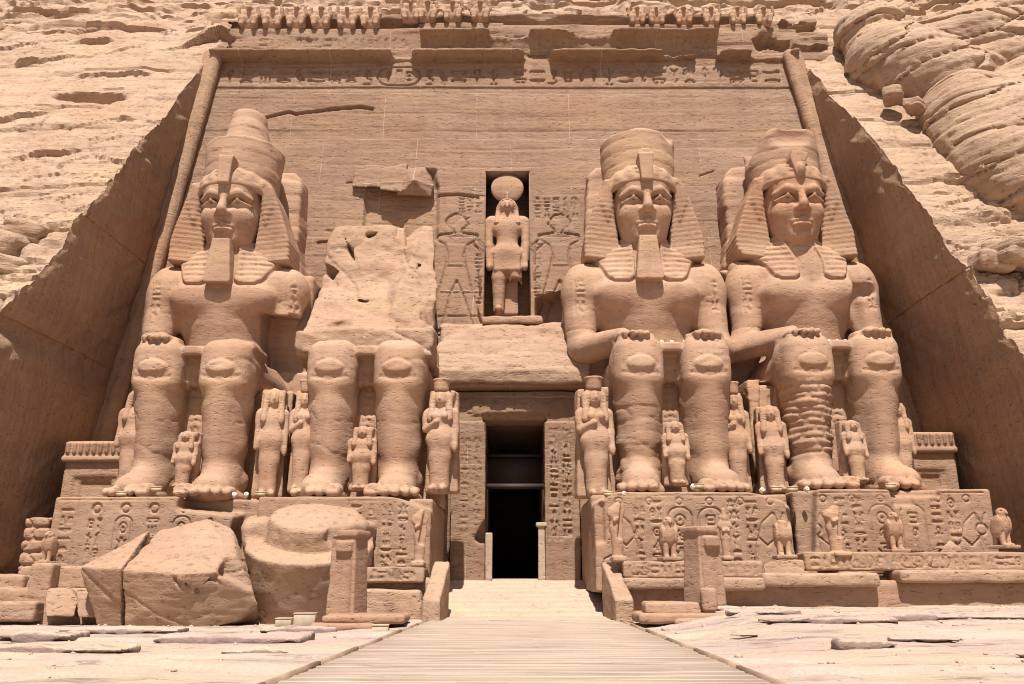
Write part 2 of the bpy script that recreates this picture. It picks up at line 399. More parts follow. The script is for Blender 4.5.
# ---------------------------------------------------------------- sunk relief (hieroglyphs) as a height map
def circ(cx, cy, r, n=14, a0=0, a1=360, ry=None):
    ry = ry or r
    return [(cx+r*math.cos(math.radians(a0+(a1-a0)*i/n)), cy+ry*math.sin(math.radians(a0+(a1-a0)*i/n))) for i in range(n+1)]
GLY = {
 'sun': [circ(.5, .5, .36), circ(.5, .5, .07, 6)],
 'reed': [[(.5, 0), (.5, .45), (.3, .6), (.32, .85), (.5, 1), (.62, .8), (.5, .45)]],
 'water': [[(0, .45), (.12, .62), (.24, .42), (.36, .62), (.48, .42), (.6, .62), (.72, .42), (.84, .62), (1, .45)]],
 'ankh': [[(.5, 0), (.5, .5)], [(.15, .48), (.85, .48)], circ(.5, .76, .18, 10, ry=.24)],
 'bird': [[(.1, .72), (.22, .88), (.38, .9), (.46, .72), (.62, .5), (.95, .22), (.7, .28), (.5, .25), (.34, .35), (.28, .6), (.1, .72)], [(.48, .25), (.48, .02), (.66, .02)], [(.58, .27), (.58, .02)]],
 'viper': [[(.0, .35), (.25, .5), (.5, .4), (.8, .42), (1, .5)], [(.0, .35), (.05, .62)], [(.0, .35), (.18, .62)]],
 'neb': [[(.02, .62), (.98, .62), (.85, .4), (.6, .3), (.4, .3), (.15, .4), (.02, .62)], [(.1, .55), (.9, .55)]],
 'mouth': [circ(.5, .5, .45, 14, ry=.16)],
 'loaf': [circ(.5, .3, .34, 10, 0, 180)+[(.84, .3)]],
 'was': [[(.45, 0), (.45, .86), (.25, .74)], [(.45, .86), (.72, .98)], [(.36, 0), (.54, 0)]],
 'djed': [[(.4, 0), (.4, .6)], [(.6, 0), (.6, .6)], [(.2, .62), (.8, .62)], [(.2, .74), (.8, .74)], [(.2, .86), (.8, .86)], [(.25, .97), (.75, .97)]],
 'man': [[(.2, 0), (.8, 0), (.75, .3), (.45, .35), (.45, .62), (.25, .5)], [(.45, .62), (.7, .48)], circ(.45, .8, .14, 8)],
 'scarab': [circ(.5, .42, .25, 12, ry=.32), circ(.5, .84, .12, 8), [(.25, .6), (.02, .8)], [(.75, .6), (.98, .8)], [(.25, .3), (.05, .1)], [(.75, .3), (.95, .1)]],
 'feather': [[(.4, 0), (.4, .8), (.5, .97), (.68, .95), (.7, .78), (.6, .72)], [(.4, .5), (.66, .6)]],
 'eye': [circ(.5, .6, .42, 12, ry=.16), circ(.5, .6, .1, 8), [(.4, .44), (.35, .15)], [(.6, .44), (.85, .2), (.95, .3)]],
 'stool': [[(.2, .2), (.8, .2), (.8, .8), (.2, .8), (.2, .2)], [(.35, .5), (.65, .5)]],
 'house': [[(.1, .3), (.1, .7), (.9, .7), (.9, .3), (.62, .3)], [(.1, .3), (.38, .3)]],
 'cobra': [[(.95, .08), (.6, .05), (.3, .15), (.55, .35), (.35, .6), (.3, .85), (.5, .97), (.62, .82), (.5, .6)]],
 'lots': [[(.25, .1), (.25, .9)], [(.5, .1), (.5, .9)], [(.75, .1), (.75, .9)]],
 'adze': [[(.1, .1), (.75, .95), (.95, .75)], [(.75, .95), (.45, .9)], [(.35, .42), (.6, .3)]],
 'lotus': [[(.5, 0), (.5, .5), (.2, .92), (.5, .75), (.8, .92), (.5, .5)], [(.3, .3), (.5, .12)]],
 'sedge': [[(.5, 0), (.45, .95)], [(.48, .55), (.2, .8)], [(.48, .4), (.8, .65)], [(.3, .02), (.7, .02)]],
}
WIDE = ['water', 'viper', 'neb', 'mouth', 'house', 'loaf', 'lots', 'eye']; TALL = ['reed', 'ankh', 'bird', 'was', 'djed', 'man', 'scarab', 'feather', 'cobra', 'adze', 'sun', 'lotus', 'sedge', 'stool']
class Relief:
    def __init__(s, x0, x1, z0, z1, res=0.03):
        s.x0, s.z0, s.res = x0, z0, res
        s.D = np.zeros((int((x1-x0)/res)+2, int((z1-z0)/res)+2), np.float32)
    def seg(s, a, b, w, d):
        lo = (min(a[0], b[0])-w*2, min(a[1], b[1])-w*2); hi = (max(a[0], b[0])+w*2, max(a[1], b[1])+w*2)
        i0 = max(0, int((lo[0]-s.x0)/s.res)); i1 = min(s.D.shape[0], int((hi[0]-s.x0)/s.res)+2)
        j0 = max(0, int((lo[1]-s.z0)/s.res)); j1 = min(s.D.shape[1], int((hi[1]-s.z0)/s.res)+2)
        if i1 <= i0 or j1 <= j0: return
        X = (s.x0+s.res*np.arange(i0, i1))[:, None]; Z = (s.z0+s.res*np.arange(j0, j1))[None]
        ex, ez = b[0]-a[0], b[1]-a[1]; L = ex*ex+ez*ez+1e-9
        t = np.clip(((X-a[0])*ex+(Z-a[1])*ez)/L, 0, 1)
        q = np.sqrt((X-a[0]-t*ex)**2+(Z-a[1]-t*ez)**2)
        v = d*(1-sstep(w*0.45, w, q)); s.D[i0:i1, j0:j1] = np.maximum(s.D[i0:i1, j0:j1], v)
    def line(s, P, w=0.05, d=0.06):
        for a, b in zip(P[:-1], P[1:]): s.seg(a, b, w, d)
    def fill(s, P, d=0.05, edge=0.06):
        P = np.array(P, float); lo = P.min(0)-edge; hi = P.max(0)+edge
        i0 = max(0, int((lo[0]-s.x0)/s.res)); i1 = min(s.D.shape[0], int((hi[0]-s.x0)/s.res)+2)
        j0 = max(0, int((lo[1]-s.z0)/s.res)); j1 = min(s.D.shape[1], int((hi[1]-s.z0)/s.res)+2)
        if i1 <= i0 or j1 <= j0: return
        X = (s.x0+s.res*np.arange(i0, i1))[:, None]+np.zeros((1, j1-j0)); Z = (s.z0+s.res*np.arange(j0, j1))[None]+np.zeros((i1-i0, 1))
        q = poly2(X, Z, [tuple(p) for p in P])
        v = d*(1-sstep(-edge, edge*0.3, q)); s.D[i0:i1, j0:j1] = np.maximum(s.D[i0:i1, j0:j1], v)
    def glyph(s, g, x, z, wd, ht, w=0.045, d=0.06, flip=False):
        for P in GLY[g]:
            Q = [(x+wd*((1-a) if flip else a), z+ht*b) for a, b in P]
            if len(Q) > 4 and Q[0] == Q[-1] and g in ('bird', 'neb', 'mouth', 'loaf', 'reed', 'scarab'): s.fill(Q, d*0.55)
            s.line(Q, w, d)
    def column(s, x0, x1, z0, z1, rnd, w=0.045, d=0.06, frame=True, flip=False):
        if frame: s.line([(x0, z0), (x0, z1)], w*0.7, d*0.7); s.line([(x1, z0), (x1, z1)], w*0.7, d*0.7)
        W = x1-x0; z = z1-0.06*W
        while z > z0+0.3*W:
            if rnd.random() < 0.5:
                h = min(W*rnd.uniform(0.4, 0.5), z-z0); s.glyph(rnd.choice(WIDE), x0+W*.14, z-h, W*.72, h*.9, w, d, flip)
            elif rnd.random() < 0.5:
                h = min(W*rnd.uniform(0.75, 0.95), z-z0); s.glyph(rnd.choice(TALL), x0+W*.2, z-h, W*.6, h*.9, w, d, flip)
            else:
                h = min(W*rnd.uniform(0.6, 0.75), z-z0)
                s.glyph(rnd.choice(TALL), x0+W*.1, z-h, W*.36, h*.9, w, d, flip); s.glyph(rnd.choice(TALL), x0+W*.54, z-h, W*.36, h*.9, w, d, flip)
            z -= h+0.05*W
    def cartouche(s, x0, x1, z0, z1, gs, w=0.05, d=0.06):
        W = x1-x0; r = W*0.42
        P = [(x0, z0+r)]+[(x0+W/2-W/2*math.cos(math.pi*i/10), z1-r+r*math.sin(math.pi*i/10)) for i in range(11)]+[(x0+W/2+W/2*math.cos(math.pi*i/10), z0+r-r*math.sin(math.pi*i/10)) for i in range(11)]
        s.line(P, w, d); s.line([(x0-.02, z0-.03), (x1+.02, z0-.03)], w, d)
        H = (z1-z0-0.3*W)/len(gs); z = z1-0.15*W
        for g in gs:
            s.glyph(g, x0+W*.2, z-H, W*.6, H*.88, w, d); z -= H
    def hcart(s, x0, x1, z0, z1, gs, w=0.05, d=0.06):
        H = z1-z0; r = H*0.45
        P = [(x0+r, z1)]+[(x0+r-r*math.sin(math.pi*i/10), z0+H/2+H/2*math.cos(math.pi*i/10)) for i in range(11)]+[(x1-r+r*math.sin(math.pi*i/10), z0+H/2-H/2*math.cos(math.pi*i/10)) for i in range(11)]+[(x0+r, z1)]
        s.line(P, w, d); W = (x1-x0-1.2*r)/len(gs)
        for i, g in enumerate(gs): s.glyph(g, x0+.6*r+W*i+W*.08, z0+H*.16, W*.84, H*.68, w, d)
    def row(s, x0, x1, z0, z1, rnd, w=0.05, d=0.06, flip=False):
        H = z1-z0; x = x0
        while x < x1-0.3*H:
            if rnd.random() < 0.12 and x < x1-2*H:
                s.hcart(x, x+1.9*H, z0, z1, [rnd.choice(TALL) for _ in range(3)], w, d); x += 2.1*H; continue
            if rnd.random() < 0.45:
                W = H*rnd.uniform(.55, .75); s.glyph(rnd.choice(WIDE), x, z0+H*.52, W, H*.45, w, d, flip); s.glyph(rnd.choice(WIDE), x, z0+H*.02, W, H*.45, w, d, flip)
            else:
                W = H*rnd.uniform(.4, .65); s.glyph(rnd.choice(TALL), x, z0+H*.04, W, H*.92, w, d, flip)
            x += W+0.14*H
    def wear(s, amt=0.6, sc=0.5, off=0.0):
        X = (s.x0+s.res*np.arange(s.D.shape[0]))[:, None]; Z = (s.z0+s.res*np.arange(s.D.shape[1]))[None]
        s.D *= np.clip(1-amt*sstep(-0.1, 0.5, fbm(X*sc+off, Z*sc, 0*X+0*Z+off, 4)), 0, 1)
    def at(s, X, Z):
        fx = np.clip((X-s.x0)/s.res, 0, s.D.shape[0]-1.001); fz = np.clip((Z-s.z0)/s.res, 0, s.D.shape[1]-1.001)
        i = fx.astype(int); j = fz.astype(int); u = fx-i; v = fz-j
        return (s.D[i, j]*(1-u)+s.D[i+1, j]*u)*(1-v)+(s.D[i, j+1]*(1-u)+s.D[i+1, j+1]*u)*v
def king_relief(R, cx, z0, H, face=1, w=0.07, d=0.12):
    # striding king with raised offering hands, outline carved; face=+1 looks towards +x
    def q(P): return [(cx+face*a*H, z0+b*H) for a, b in P]
    body = [(-.02, .80), (-.15, .78), (-.16, .74), (-.09, .70), (-.07, .60), (-.08, .52), (-.13, .30), (-.16, .02), (-.22, 0), (-.10, 0), (-.04, .30), (.0, .40), (.05, .28), (.13, .03), (.09, 0), (.24, 0), (.19, .05), (.10, .36), (.06, .52), (.045, .60), (.07, .70), (.14, .74), (.15, .78), (.03, .80)]
    R.line(q(body), w, d)
    R.line(q([(-.13, .30), (.12, .30)]), w*.7, d*.7); R.line(q([(-.08, .52), (.06, .52)]), w*.7, d*.7)
    R.line(q([(-.03, .80), (-.04, .835), (-.085, .865), (-.095, .90), (-.07, .94), (-.02, .965), (.03, .95), (.058, .915), (.06, .895), (.078, .872), (.06, .862), (.058, .842), (.03, .835), (.025, .80)]), w*.8, d)
    R.fill(q([(-.04, .84), (-.085, .87), (-.09, .90), (-.065, .94), (-.02, .96), (.03, .945), (.05, .915), (-.0, .905), (-.02, .87)]), d*.6, .04)
    R.line(q([(.055, .915), (.085, .93)]), w*.7, d*.7)
    R.line(q([(.14, .75), (.20, .68), (.28, .78), (.27, .83)]), w, d); R.line(q([(.10, .72), (.19, .63), (.31, .74), (.32, .80)]), w, d)
    R.fill(q([(-.15, .78), (-.16, .74), (-.09, .70), (.07, .70), (.14, .74), (.15, .78)]), d*.35)
import bmesh
def hull_sdf(pts):
    bm = bmesh.new(); c = np.mean(np.array(pts), 0)
    for p in pts: bm.verts.new(p)
    bmesh.ops.convex_hull(bm, input=bm.verts); bm.normal_update()
    pl = set()
    for f in bm.faces:
        n = np.array(f.normal); d = float(n @ np.array(f.verts[0].co))
        if n @ c > d: n, d = -n, -d
        pl.add((round(n[0], 4), round(n[1], 4), round(n[2], 4), round(d, 4)))
    bm.free(); pl = list(pl)
    def f(X, Y, Z):
        m = None
        for a, b, c_, d in pl:
            q = a*X+b*Y+c_*Z-d; m = q if m is None else np.maximum(m, q)
        return m
    P = np.array(pts); return f, P.min(0), P.max(0)
# ---------------------------------------------------------------- ground, boardwalk, terrace
def heightgrid(xs, ys, Z):
    nx, ny = len(xs), len(ys)
    V = np.stack([np.repeat(xs, ny), np.tile(ys, nx), Z.ravel()], 1)
    i = np.arange((nx-1)*(ny-1)); a = (i//(ny-1))*ny+i % (ny-1)
    return V, np.stack([a, a+ny, a+ny+1, a+1], 1)
def gridquads(nx, ny):
    i = np.arange((nx-1)*(ny-1)); a = (i//(ny-1))*ny+i % (ny-1)
    return np.stack([a, a+ny, a+ny+1, a+1], 1)
xs = np.concatenate([[-400, -200, -120, -80, -55, -40, -32], np.arange(-26, 26.01, 0.09), [32, 40, 55, 80, 120, 200, 400]])
ys = np.concatenate([[-300, -150, -80, -40, -20, -8, 0, 4], np.arange(6.5, 31, 0.08), [32, 34, 37, 42, 48]])
GX, GY = np.meshgrid(xs, ys, indexing='ij')
def ground_h(X, Y):
    side = sstep(2.5, 6.0, np.abs(X-0.3))
    nearf = sstep(9, 27, Y)
    base = np.where(X > 0, -0.11+0.46*sstep(12, 26, Y)*sstep(3.2, 6.5, X-0.3), -0.11-0.10*nearf*sstep(3.2, 6, 0.3-X))
    n = fbm(X*0.12, Y*0.45, 0*X+3.1, 5)
    h = base+0.10*n
    # bedding ledges running across, broken edges
    v = Y*0.55+1.1*fbm(X*0.16, Y*0.2, 0*X+8, 4)+0.25*fbm(X*0.7, Y*0.7, 0*X+1, 3); L = np.floor(v); f = v-L
    amp = 0.075*np.clip(0.5+1.6*vnoise(X*0.10, L*3.7, L*1.3), 0, 1.6)
    led = amp*(sstep(0.0, 0.05, f)-f)
    crack = np.exp(-(f/0.06)**2)*np.clip(vnoise(X*0.25, L*5.1, L*0.7)*2.6, 0, 1)
    h = h+(led-0.10*crack)*sstep(7, 9, Y)
    h = h+0.035*fbm(X*1.6, Y*2.6, 0*X, 4)
    return np.minimum(h, np.where(np.abs(X-0.3) < 3.2, -0.05, 5)) 
Zg = ground_h(GX, GY)
far = sstep(26, 60, np.abs(GX))+sstep(-6, -40, GY)
Zg = np.where(far > 0, Zg*(1-np.clip(far, 0, 1))-0.15*np.clip(far, 0, 1), Zg)
Vg, Qg = heightgrid(xs, ys, Zg)
struct(link('ground', mesh_from('ground', Vg, Qg), M_ground))

# boardwalk: a deck of cross boards on a slight skew, with an edging along both sides
deck = thing('boardwalk', 'wide timber boardwalk of pale cross boards leading up to the temple doorway', 'boardwalk', (0.02, 0, 0), math.radians(-0.75))
V = []; Q = []
y = 3.0; r = random.Random(3)
def addbox(V, Q, x0, x1, y0, y1, z0, z1):
    n = len(V); V += [(x0, y0, z0), (x1, y0, z0), (x1, y1, z0), (x0, y1, z0), (x0, y0, z1), (x1, y0, z1), (x1, y1, z1), (x0, y1, z1)]
    Q += [tuple(n+a for a in f) for f in ((0, 3, 2, 1), (4, 5, 6, 7), (0, 1, 5, 4), (1, 2, 6, 5), (2, 3, 7, 6), (3, 0, 4, 7))]
k = 20
while y < 26.1:
    y = k*0.15
    jt = r.uniform(-2.4, 2.4)
    for xa, xb in ((-2.95+r.uniform(-.03, .03), jt-.002), (jt+.002, 2.95+r.uniform(-.03, .03))):
        addbox(V, Q, xa, xb, y+.004, y+.146, -.05, r.uniform(-.005, .004))
    k += 1
link('deck', mesh_from('deck', np.array(V), np.array(Q), False), M_deck, deck)
for s in (-1, 1):
    V = []; Q = []; yy = 3.0
    while yy < 25.9:
        L = r.uniform(2.4, 3.6); o = r.uniform(-.015, .015)
        addbox(V, Q, s*2.98-.03+o, s*2.98+.03+o, yy, min(yy+L, 26.2)-.01, -.12, .045+r.uniform(-.012, .012)); yy += L
    link('edging', mesh_from('edging', np.array(V), np.array(Q), False), M_kerb, deck)

# stone ramp from the boardwalk up to the door
xr = np.arange(-2.7, 3.65, 0.06); yr = np.arange(26.1, 37.6, 0.06)
RX, RY = np.meshgrid(xr, yr, indexing='ij')
zr = 0.012+1.27*np.clip((RY-29.7)/(36.0-29.7), 0, 1)
st = np.floor((RY-29.7)/0.78); ff = (RY-29.7)/0.78-st
zr = np.where((RY > 29.7) & (RY < 36.2), 0.012+1.27*np.clip(((st+0.65*ff+0.35*sstep(0, .08, ff))*0.78)/6.3, 0, 1), zr)
jx = np.abs((RX+0.37*st+20) % 1.45-0.7)
zr = zr-0.02*np.exp(-((jx-0.7)/0.02)**2)+0.025*fbm(RX*.9, RY*.9, 0*RX, 4)-0.012*(RY < 29.8)
Vr, Qr = heightgrid(xr, yr, zr)
struct(link('ramp_paving', mesh_from('ramp_paving', Vr, Qr), M_pave))

# terrace platforms to both sides (floor under the pedestals)
def slab(name, lo, hi, mat, r=0.12, amp=0.06, rd=0.08, off=0.0, loc=None, parent=None, extra=None, sc=0.7):
    lo = np.array(lo, float); hi = np.array(hi, float)
    base = np.array(loc if loc is not None else ((lo[0]+hi[0])/2, (lo[1]+hi[1])/2, lo[2]), float)
    v = Vol(lo-base-3*r-amp, hi-base+3*r+amp, r)
    c = (lo+hi)/2-base; h = (hi-lo)/2
    v.add(box(c, h, rd))
    if extra: extra(v, c, h)
    v.warp(lambda x, y, z: erode(amp, sc, 1.6, off)(x+base[0], y+base[1], z+base[2]))
    V, Q = v.mesh()
    o = link(name, mesh_from(name, V, Q), mat, parent)
    if parent is None: o.location = base
    return o
struct(slab('terrace', (-19.5, 28.6, -1), (-2.72, 38, 1.32), M_rock, 0.2, 0.08))
struct(slab('terrace', (3.68, 28.6, -1), (19.2, 38, 1.36), M_rock, 0.2, 0.08, off=3))

# ---------------------------------------------------------------- the cliff, with the recess cut into it
ZT = 34.0
def facade_y(Z): return 37.0+0.1*(Z-1.2)
def prof(Z, side):
    if side < 0: return np.interp(Z, [-2, 0, 10.1, 18.3, 30.7, 34, 80], [21.0, 22.3, 28.3, 33.0, 40.0, 41.9, 76])
    return np.interp(Z, [-2, 0, 8.4, 17.3, 30.5, 34, 80], [21.8, 23.3, 28.3, 32.0, 40.0, 41.9, 76])
def edge_x(Z, Y, side):
    return (-19.1-.0335*Y+.1035*np.minimum(Z, 30.7)) if side < 0 else (18.41+.0502*Y-.137*np.minimum(Z, 30.6))
def layer(X, Z, th, sc, off, sharp=3.0, warp=1.0):
    v = Z/th+warp*fbm(X*0.06+off, Z*0.05, 0*X+off, 3)/th; L = np.floor(v); f = v-L
    o = np.tanh(sharp*(vnoise(X*sc+L*7.31+off, L*3.1, L*1.7)+0.5*vnoise(X*sc*3.3+L*2.2, L*5.1+off, L*0.9)))
    return o, f
def cliff_disp(X, Z):
    rough = sstep(-19, 19, X)*0.55+0.45
    low = np.exp(-((X+24)/6)**2-((Z-14)/3.2)**2)+0.7*np.exp(-((X+22)/3)**2-((Z-9)/2.5)**2)
    top = sstep(31, 37, Z)
    rt = np.exp(-((X-22.5)/2.6)**2)*sstep(6, 9, Z)*(1-sstep(17, 21, Z))
    d = 0.34*rough*fbm(X*0.10+4, Z*0.14, 0*X+2, 4)
    o1, f1 = layer(X, Z, 2.6, 0.16, 3.0, 16.0); o2, f2 = layer(X, Z, 0.95, 0.30, 11.0, 14.0); o3, f3 = layer(X, Z, 0.34, 0.7, 23.0, 10.0)
    a = (0.6+1.1*low+1.5*top+0.9*rt+0.35*sstep(17, 21, X))
    d = d+a*(0.13*o1*rough+0.075*o2+0.035*o3)
    d = d-0.10*a*np.exp(-(np.minimum(f1, 1-f1)/0.035)**2)-0.05*a*np.exp(-(np.minimum(f2, 1-f2)/0.05)**2)
    # loose rubble pockets
    X_ = X+.35*fbm(X*.5, Z*.5, 0*X+2, 4); Z_ = Z+.22*fbm(X*.4+5, Z*.8, 0*X+6, 4)-.10*X
    m1 = sstep(-.25, .35, fbm(X*.07+2, Z*.09, 0*X+5, 3)+.45*top+.7*low+.5*rt+.25*sstep(17, 20, X))
    v1, e1 = worley(X_*.34, Z_*.85, 1.0); v2, e2 = worley(X_*.9, Z_*2.3, 2.0)
    d = d+m1*(.15*v1-.13*sstep(.07, .02, e1))+(.1+.9*m1)*(.045*v2-.03*sstep(.08, .0, e2))
    d = d+.04*fbm(X*1.1, Z*2.2, 0*X+3, 4)
    b = vnoise(X*0.9, Z*1.1, 0*X+31); d = d+low*0.5*np.maximum(b, -0.2)+rt*0.3*np.maximum(vnoise(X*1.4, Z*1.5, 0*X+5), -.2)
    # the long hollow and broken ledges of the left slope
    hol = sstep(0.95, 0.6, np.sqrt(((X+22.6)/2.5)**2+((Z-26.0+0.07*(X+22.6))/0.75)**2)+0.25*fbm(X*.9, Z*.9, 0*X, 3))
    d = d-1.0*hol
    for (xa, za, xb, zb, hgt) in ((-30, 22.8, -24, 24.4, .35), (-28.5, 29.3, -21.8, 31.4, .5), (-21.8, 30.0, -16.5, 33.9, .55), (-24.5, 28.0, -20.2, 28.6, .28), (-27, 20.2, -21.3, 20.9, .22), (-29, 31.4, -24, 32.2, .4), (-20.6, 24.2, -19.3, 24.3, .25)):
        t = np.clip((X-xa)/(xb-xa), 0, 1); zl = za+(zb-za)*t+0.75*fbm(X*0.55+za, 0*X+zb, 0*X, 5, .6)
        w_ = sstep(-0.2, 0.6, X-xa)*sstep(-0.2, 0.6, xb-X)
        q = Z-zl
        d = d+w_*hgt*(sstep(-0.03, 0.03, q)*np.exp(-np.maximum(q, 0)/2.2)-0.18*np.exp(-(q+0.10)**2/0.010))*np.clip(.55+.9*vnoise(X*.5+za, 0*X, 0*X+zb), .1, 1.3)
    return d
def cliff_patch(x0f, x1f, Zs, side, nu):
    u = np.linspace(0, 1, nu)[:, None]; Z = Zs[None, :]
    if side < 0: u = 1-(1-u)**1.7
    if side > 0: u = u**1.7
    X = x0f(Z)*(1-u)+x1f(Z)*u
    Y = prof(Z, side) if side else prof(Z, -1)*sstep(8, -8, X)+prof(Z, 1)*sstep(-8, 8, X)
    Y = Y+0*X; D = cliff_disp(X, Z+0*X)
    P = np.stack([X, Y-0.86*D, Z+0*X+0.42*D], -1)
    return P
ZS = np.arange(-1.5, ZT+0.01, 0.10)
jl = 0.22*fbm(ZS*0.8, 0*ZS+3, 0*ZS, 4)-0.35*np.maximum(0, vnoise(ZS*0.5, 0*ZS+9, 0*ZS))
jr = 0.22*fbm(ZS*0.9, 0*ZS+7, 0*ZS, 4)+0.25*np.maximum(0, vnoise(ZS*0.6, 0*ZS+2, 0*ZS))
jl = .55*jl-.30-.5*np.exp(-((ZS-10.6)/0.8)**2); jr = .5*jr+.45
eL = lambda Z: edge_x(Z, prof(Z, -1), -1)+jl[None, :]
eR = lambda Z: edge_x(Z, prof(Z, 1), 1)+jr[None, :]
PL = cliff_patch(lambda Z: -48+0*Z, eL, ZS, -1, 290)
PR = cliff_patch(eR, lambda Z: 48+0*Z, ZS, 1, 290)
ZU = np.concatenate([np.arange(ZT, 46, 0.14), np.arange(46, 70, 0.8)])
jl0, jr0 = jl, jr
PU = cliff_patch(lambda Z: -48+0*Z, lambda Z: 48+0*Z, ZU, 0, 600)
def pm(P): return P.reshape(-1, 3), gridquads(P.shape[0], P.shape[1])
V, Q = cat_mesh([pm(PL), pm(PR), pm(PU)])
struct(link('cliff', mesh_from('cliff', V, Q, True, 32), M_cliff))

# ---------------------------------------------------------------- temple facade
fac = thing('temple_facade', 'tall battered rock-cut temple facade between two slanting recess walls, with doorway, niche and inscribed cornice', 'temple facade', (0, 37, 1.2))
FO = np.array([0, 37, 1.2])
def fpart(name, V, Q, mat, parent=None, smooth=True):
    o = link(name, mesh_from(name, V-FO, Q, smooth), mat, parent or fac); return o
for side, P, nm in ((-1, PL[-1], 'left'), (1, PR[0], 'right')):
    # side wall of the recess, from the broken cliff edge back to the facade
    nu = 110; u = np.linspace(0, 1, nu)[:, None]
    Zb = P[:, 2][None, :]*1.0; Yb = np.maximum(facade_y(np.minimum(Zb, 31))+1.2, P[:, 1][None, :]+0.3)
    Y = P[:, 1][None, :]*(1-u)+Yb*u; Z = P[:, 2][None, :]+0*u
    Xp = edge_x(Z, Y, side); X = Xp+(P[:, 0][None, :]-Xp[:1])*(1-u)
    g = 0.10*fbm(Y*0.35, Z*0.35, 0*Y+side*5, 4)+0.05*vnoise((Y+0.7*Z)*0.5, (Z-0.7*Y)*2.6, 0*Y+3)+0.06*sstep(.1, .5, vnoise(Y*.3+9, Z*.5, 0*Y))
    X = X-side*g*sstep(0, 0.04, u)
    W = np.stack([X, Y, Z], -1); q = gridquads(*W.shape[:2])
    if side > 0: q = q
    fpart('recess_wall', W.reshape(-1, 3), q, M_side)

# main wall as a carved height field
NX0, NX1, NZ0, NZ1 = -1.45, 0.95, 13.7, 22.65          # niche opening
DX0, DX1, DZ1 = -1.17, 1.44, 8.1                        # doorway
rl = random.Random(11)
RW = Relief(-20, 20, 0.9, 30.4, 0.035)
king_relief(RW, -2.85, 13.2, 7.0, 1, 0.065, 0.13)
king_relief(RW, 2.45, 13.2, 7.0, -1, 0.065, 0.13)
RW.line([(-3.75, 12.95), (-1.6, 12.95)], .06, .08); RW.line([(-3.75, 14.0), (-1.75, 14.0)], .05, .07)
for i in range(3): RW.column(-2.9+i*.45, -2.5+i*.45, 19.9, 21.0, rl, .05, .09, False)
for i in range(5): RW.column(1.15+i*.5, 1.58+i*.5, 19.7, 21.0, rl, .05, .09, False)
RW.column(-1.95, -1.5, 14.6, 17.6, rl, .05, .09, False); RW.column(1.1, 1.5, 15.0, 18.2, rl, .05, .09, False)
RW.row(-16.6, -0.3, 28.45, 29.75, rl, .07, .12); RW.row(0.1, 15.6, 28.45, 29.75, rl, .07, .12, True)
RW.line([(-17.5, 28.25), (16.6, 28.25)], .06, .09); RW.line([(-17.5, 28.12), (16.6, 28.12)], .03, .06)
RW.line([(-14.2, 26.1), (-12.6, 26.6), (-12.2, 26.45), (-10.2, 26.75), (-8.6, 26.9), (-7.9, 26.75)], .11, .4)
RW.line([(-9.0, 21.9), (-8.3, 21.95)], .05, .15); RW.line([(-10.2, 18.2), (-8.4, 18.3)], .07, .15)
RW.line([(10.2, 22.3), (11.0, 22.6)], .05, .1); RW.line([(-3.9, 21.1), (-2.9, 21.15), (-1.5, 20.95)], .1, .25)
for i in range(7): RW.glyph(rl.choice(WIDE), -9.9+i*.34, 18.75, .3, .3, .03, .07)
hres = 0.055
xf = np.arange(-20.1, 19.9, hres); zf = np.arange(0.9, 30.45, hres)
FX, FZ = np.meshgrid(xf, zf, indexing='ij')
Dp = RW.at(FX, FZ)
o1, f1 = layer(FX, FZ, 1.15, 0.12, 40.0, 2.0, 0.5); o2, f2 = layer(FX, FZ, 0.42, 0.25, 50.0, 2.0, 0.3)
er = 0.018*o1+0.012*o2-0.03*np.exp(-(np.minimum(f1, 1-f1)/0.05)**2)*np.clip(vnoise(FX*.2, FZ*.6, 0*FX)*2.5, 0, 1)
er = er+0.08*fbm(FX*.22, FZ*.4, 0*FX+1, 4)+0.035*fbm(FX*1.1, FZ*1.8, 0*FX+4, 4)
er = er*np.where((np.abs(FX) < 4.2) & (FZ > 12.9) & (FZ < 21.2), 0.45, 1.0)
out = er-Dp
# torn-away strip behind the collapsed colossus: recessed bay with a ragged overhang
zt = 22.75+0.12*fbm(FX*.9, 0*FX, 0*FX+6, 3); xl = -8.05+0.012*(FZ-15)**1+0.08*fbm(FZ*1.1, 0*FX, 0*FX+2, 3); xr_ = -3.95+0.25*fbm(FZ*.7, 0*FX, 0*FX+12, 4)
bay = sstep(0, .12, FX-xl)*sstep(0, .3, xr_-FX)*sstep(-0.05, 0.12, zt-FZ)*sstep(12, 13, FZ)
lip = sstep(-0.15, .25, FX-xl)*sstep(-.1, .35, xr_-FX)*sstep(0, .10, FZ-zt+1.25+0.45*vnoise(FX*.9, 0*FX+3, 0*FX))*sstep(0, .1, zt-FZ)
wv, we = worley(FX*.5+.3*fbm(FX*.5, FZ*.5, 0*FX, 3), FZ*.8, 3.)
out = out-bay*(0.36-0.05*wv+.05*fbm(FX*.8, FZ*1.2, 0*FX+7, 4))*(1-0.9*sstep(18.5, 13.5, FZ))
cav_ = sstep(1.15, 1.3, FX)*sstep(2.75, 2.5, FX)*sstep(13.3, 13.5, FZ)*sstep(15.25, 15.1, FZ-.25*(FX-1.9)+.1*fbm(FX*2, FZ, 0*FX, 3))
out = out-1.0*cav_
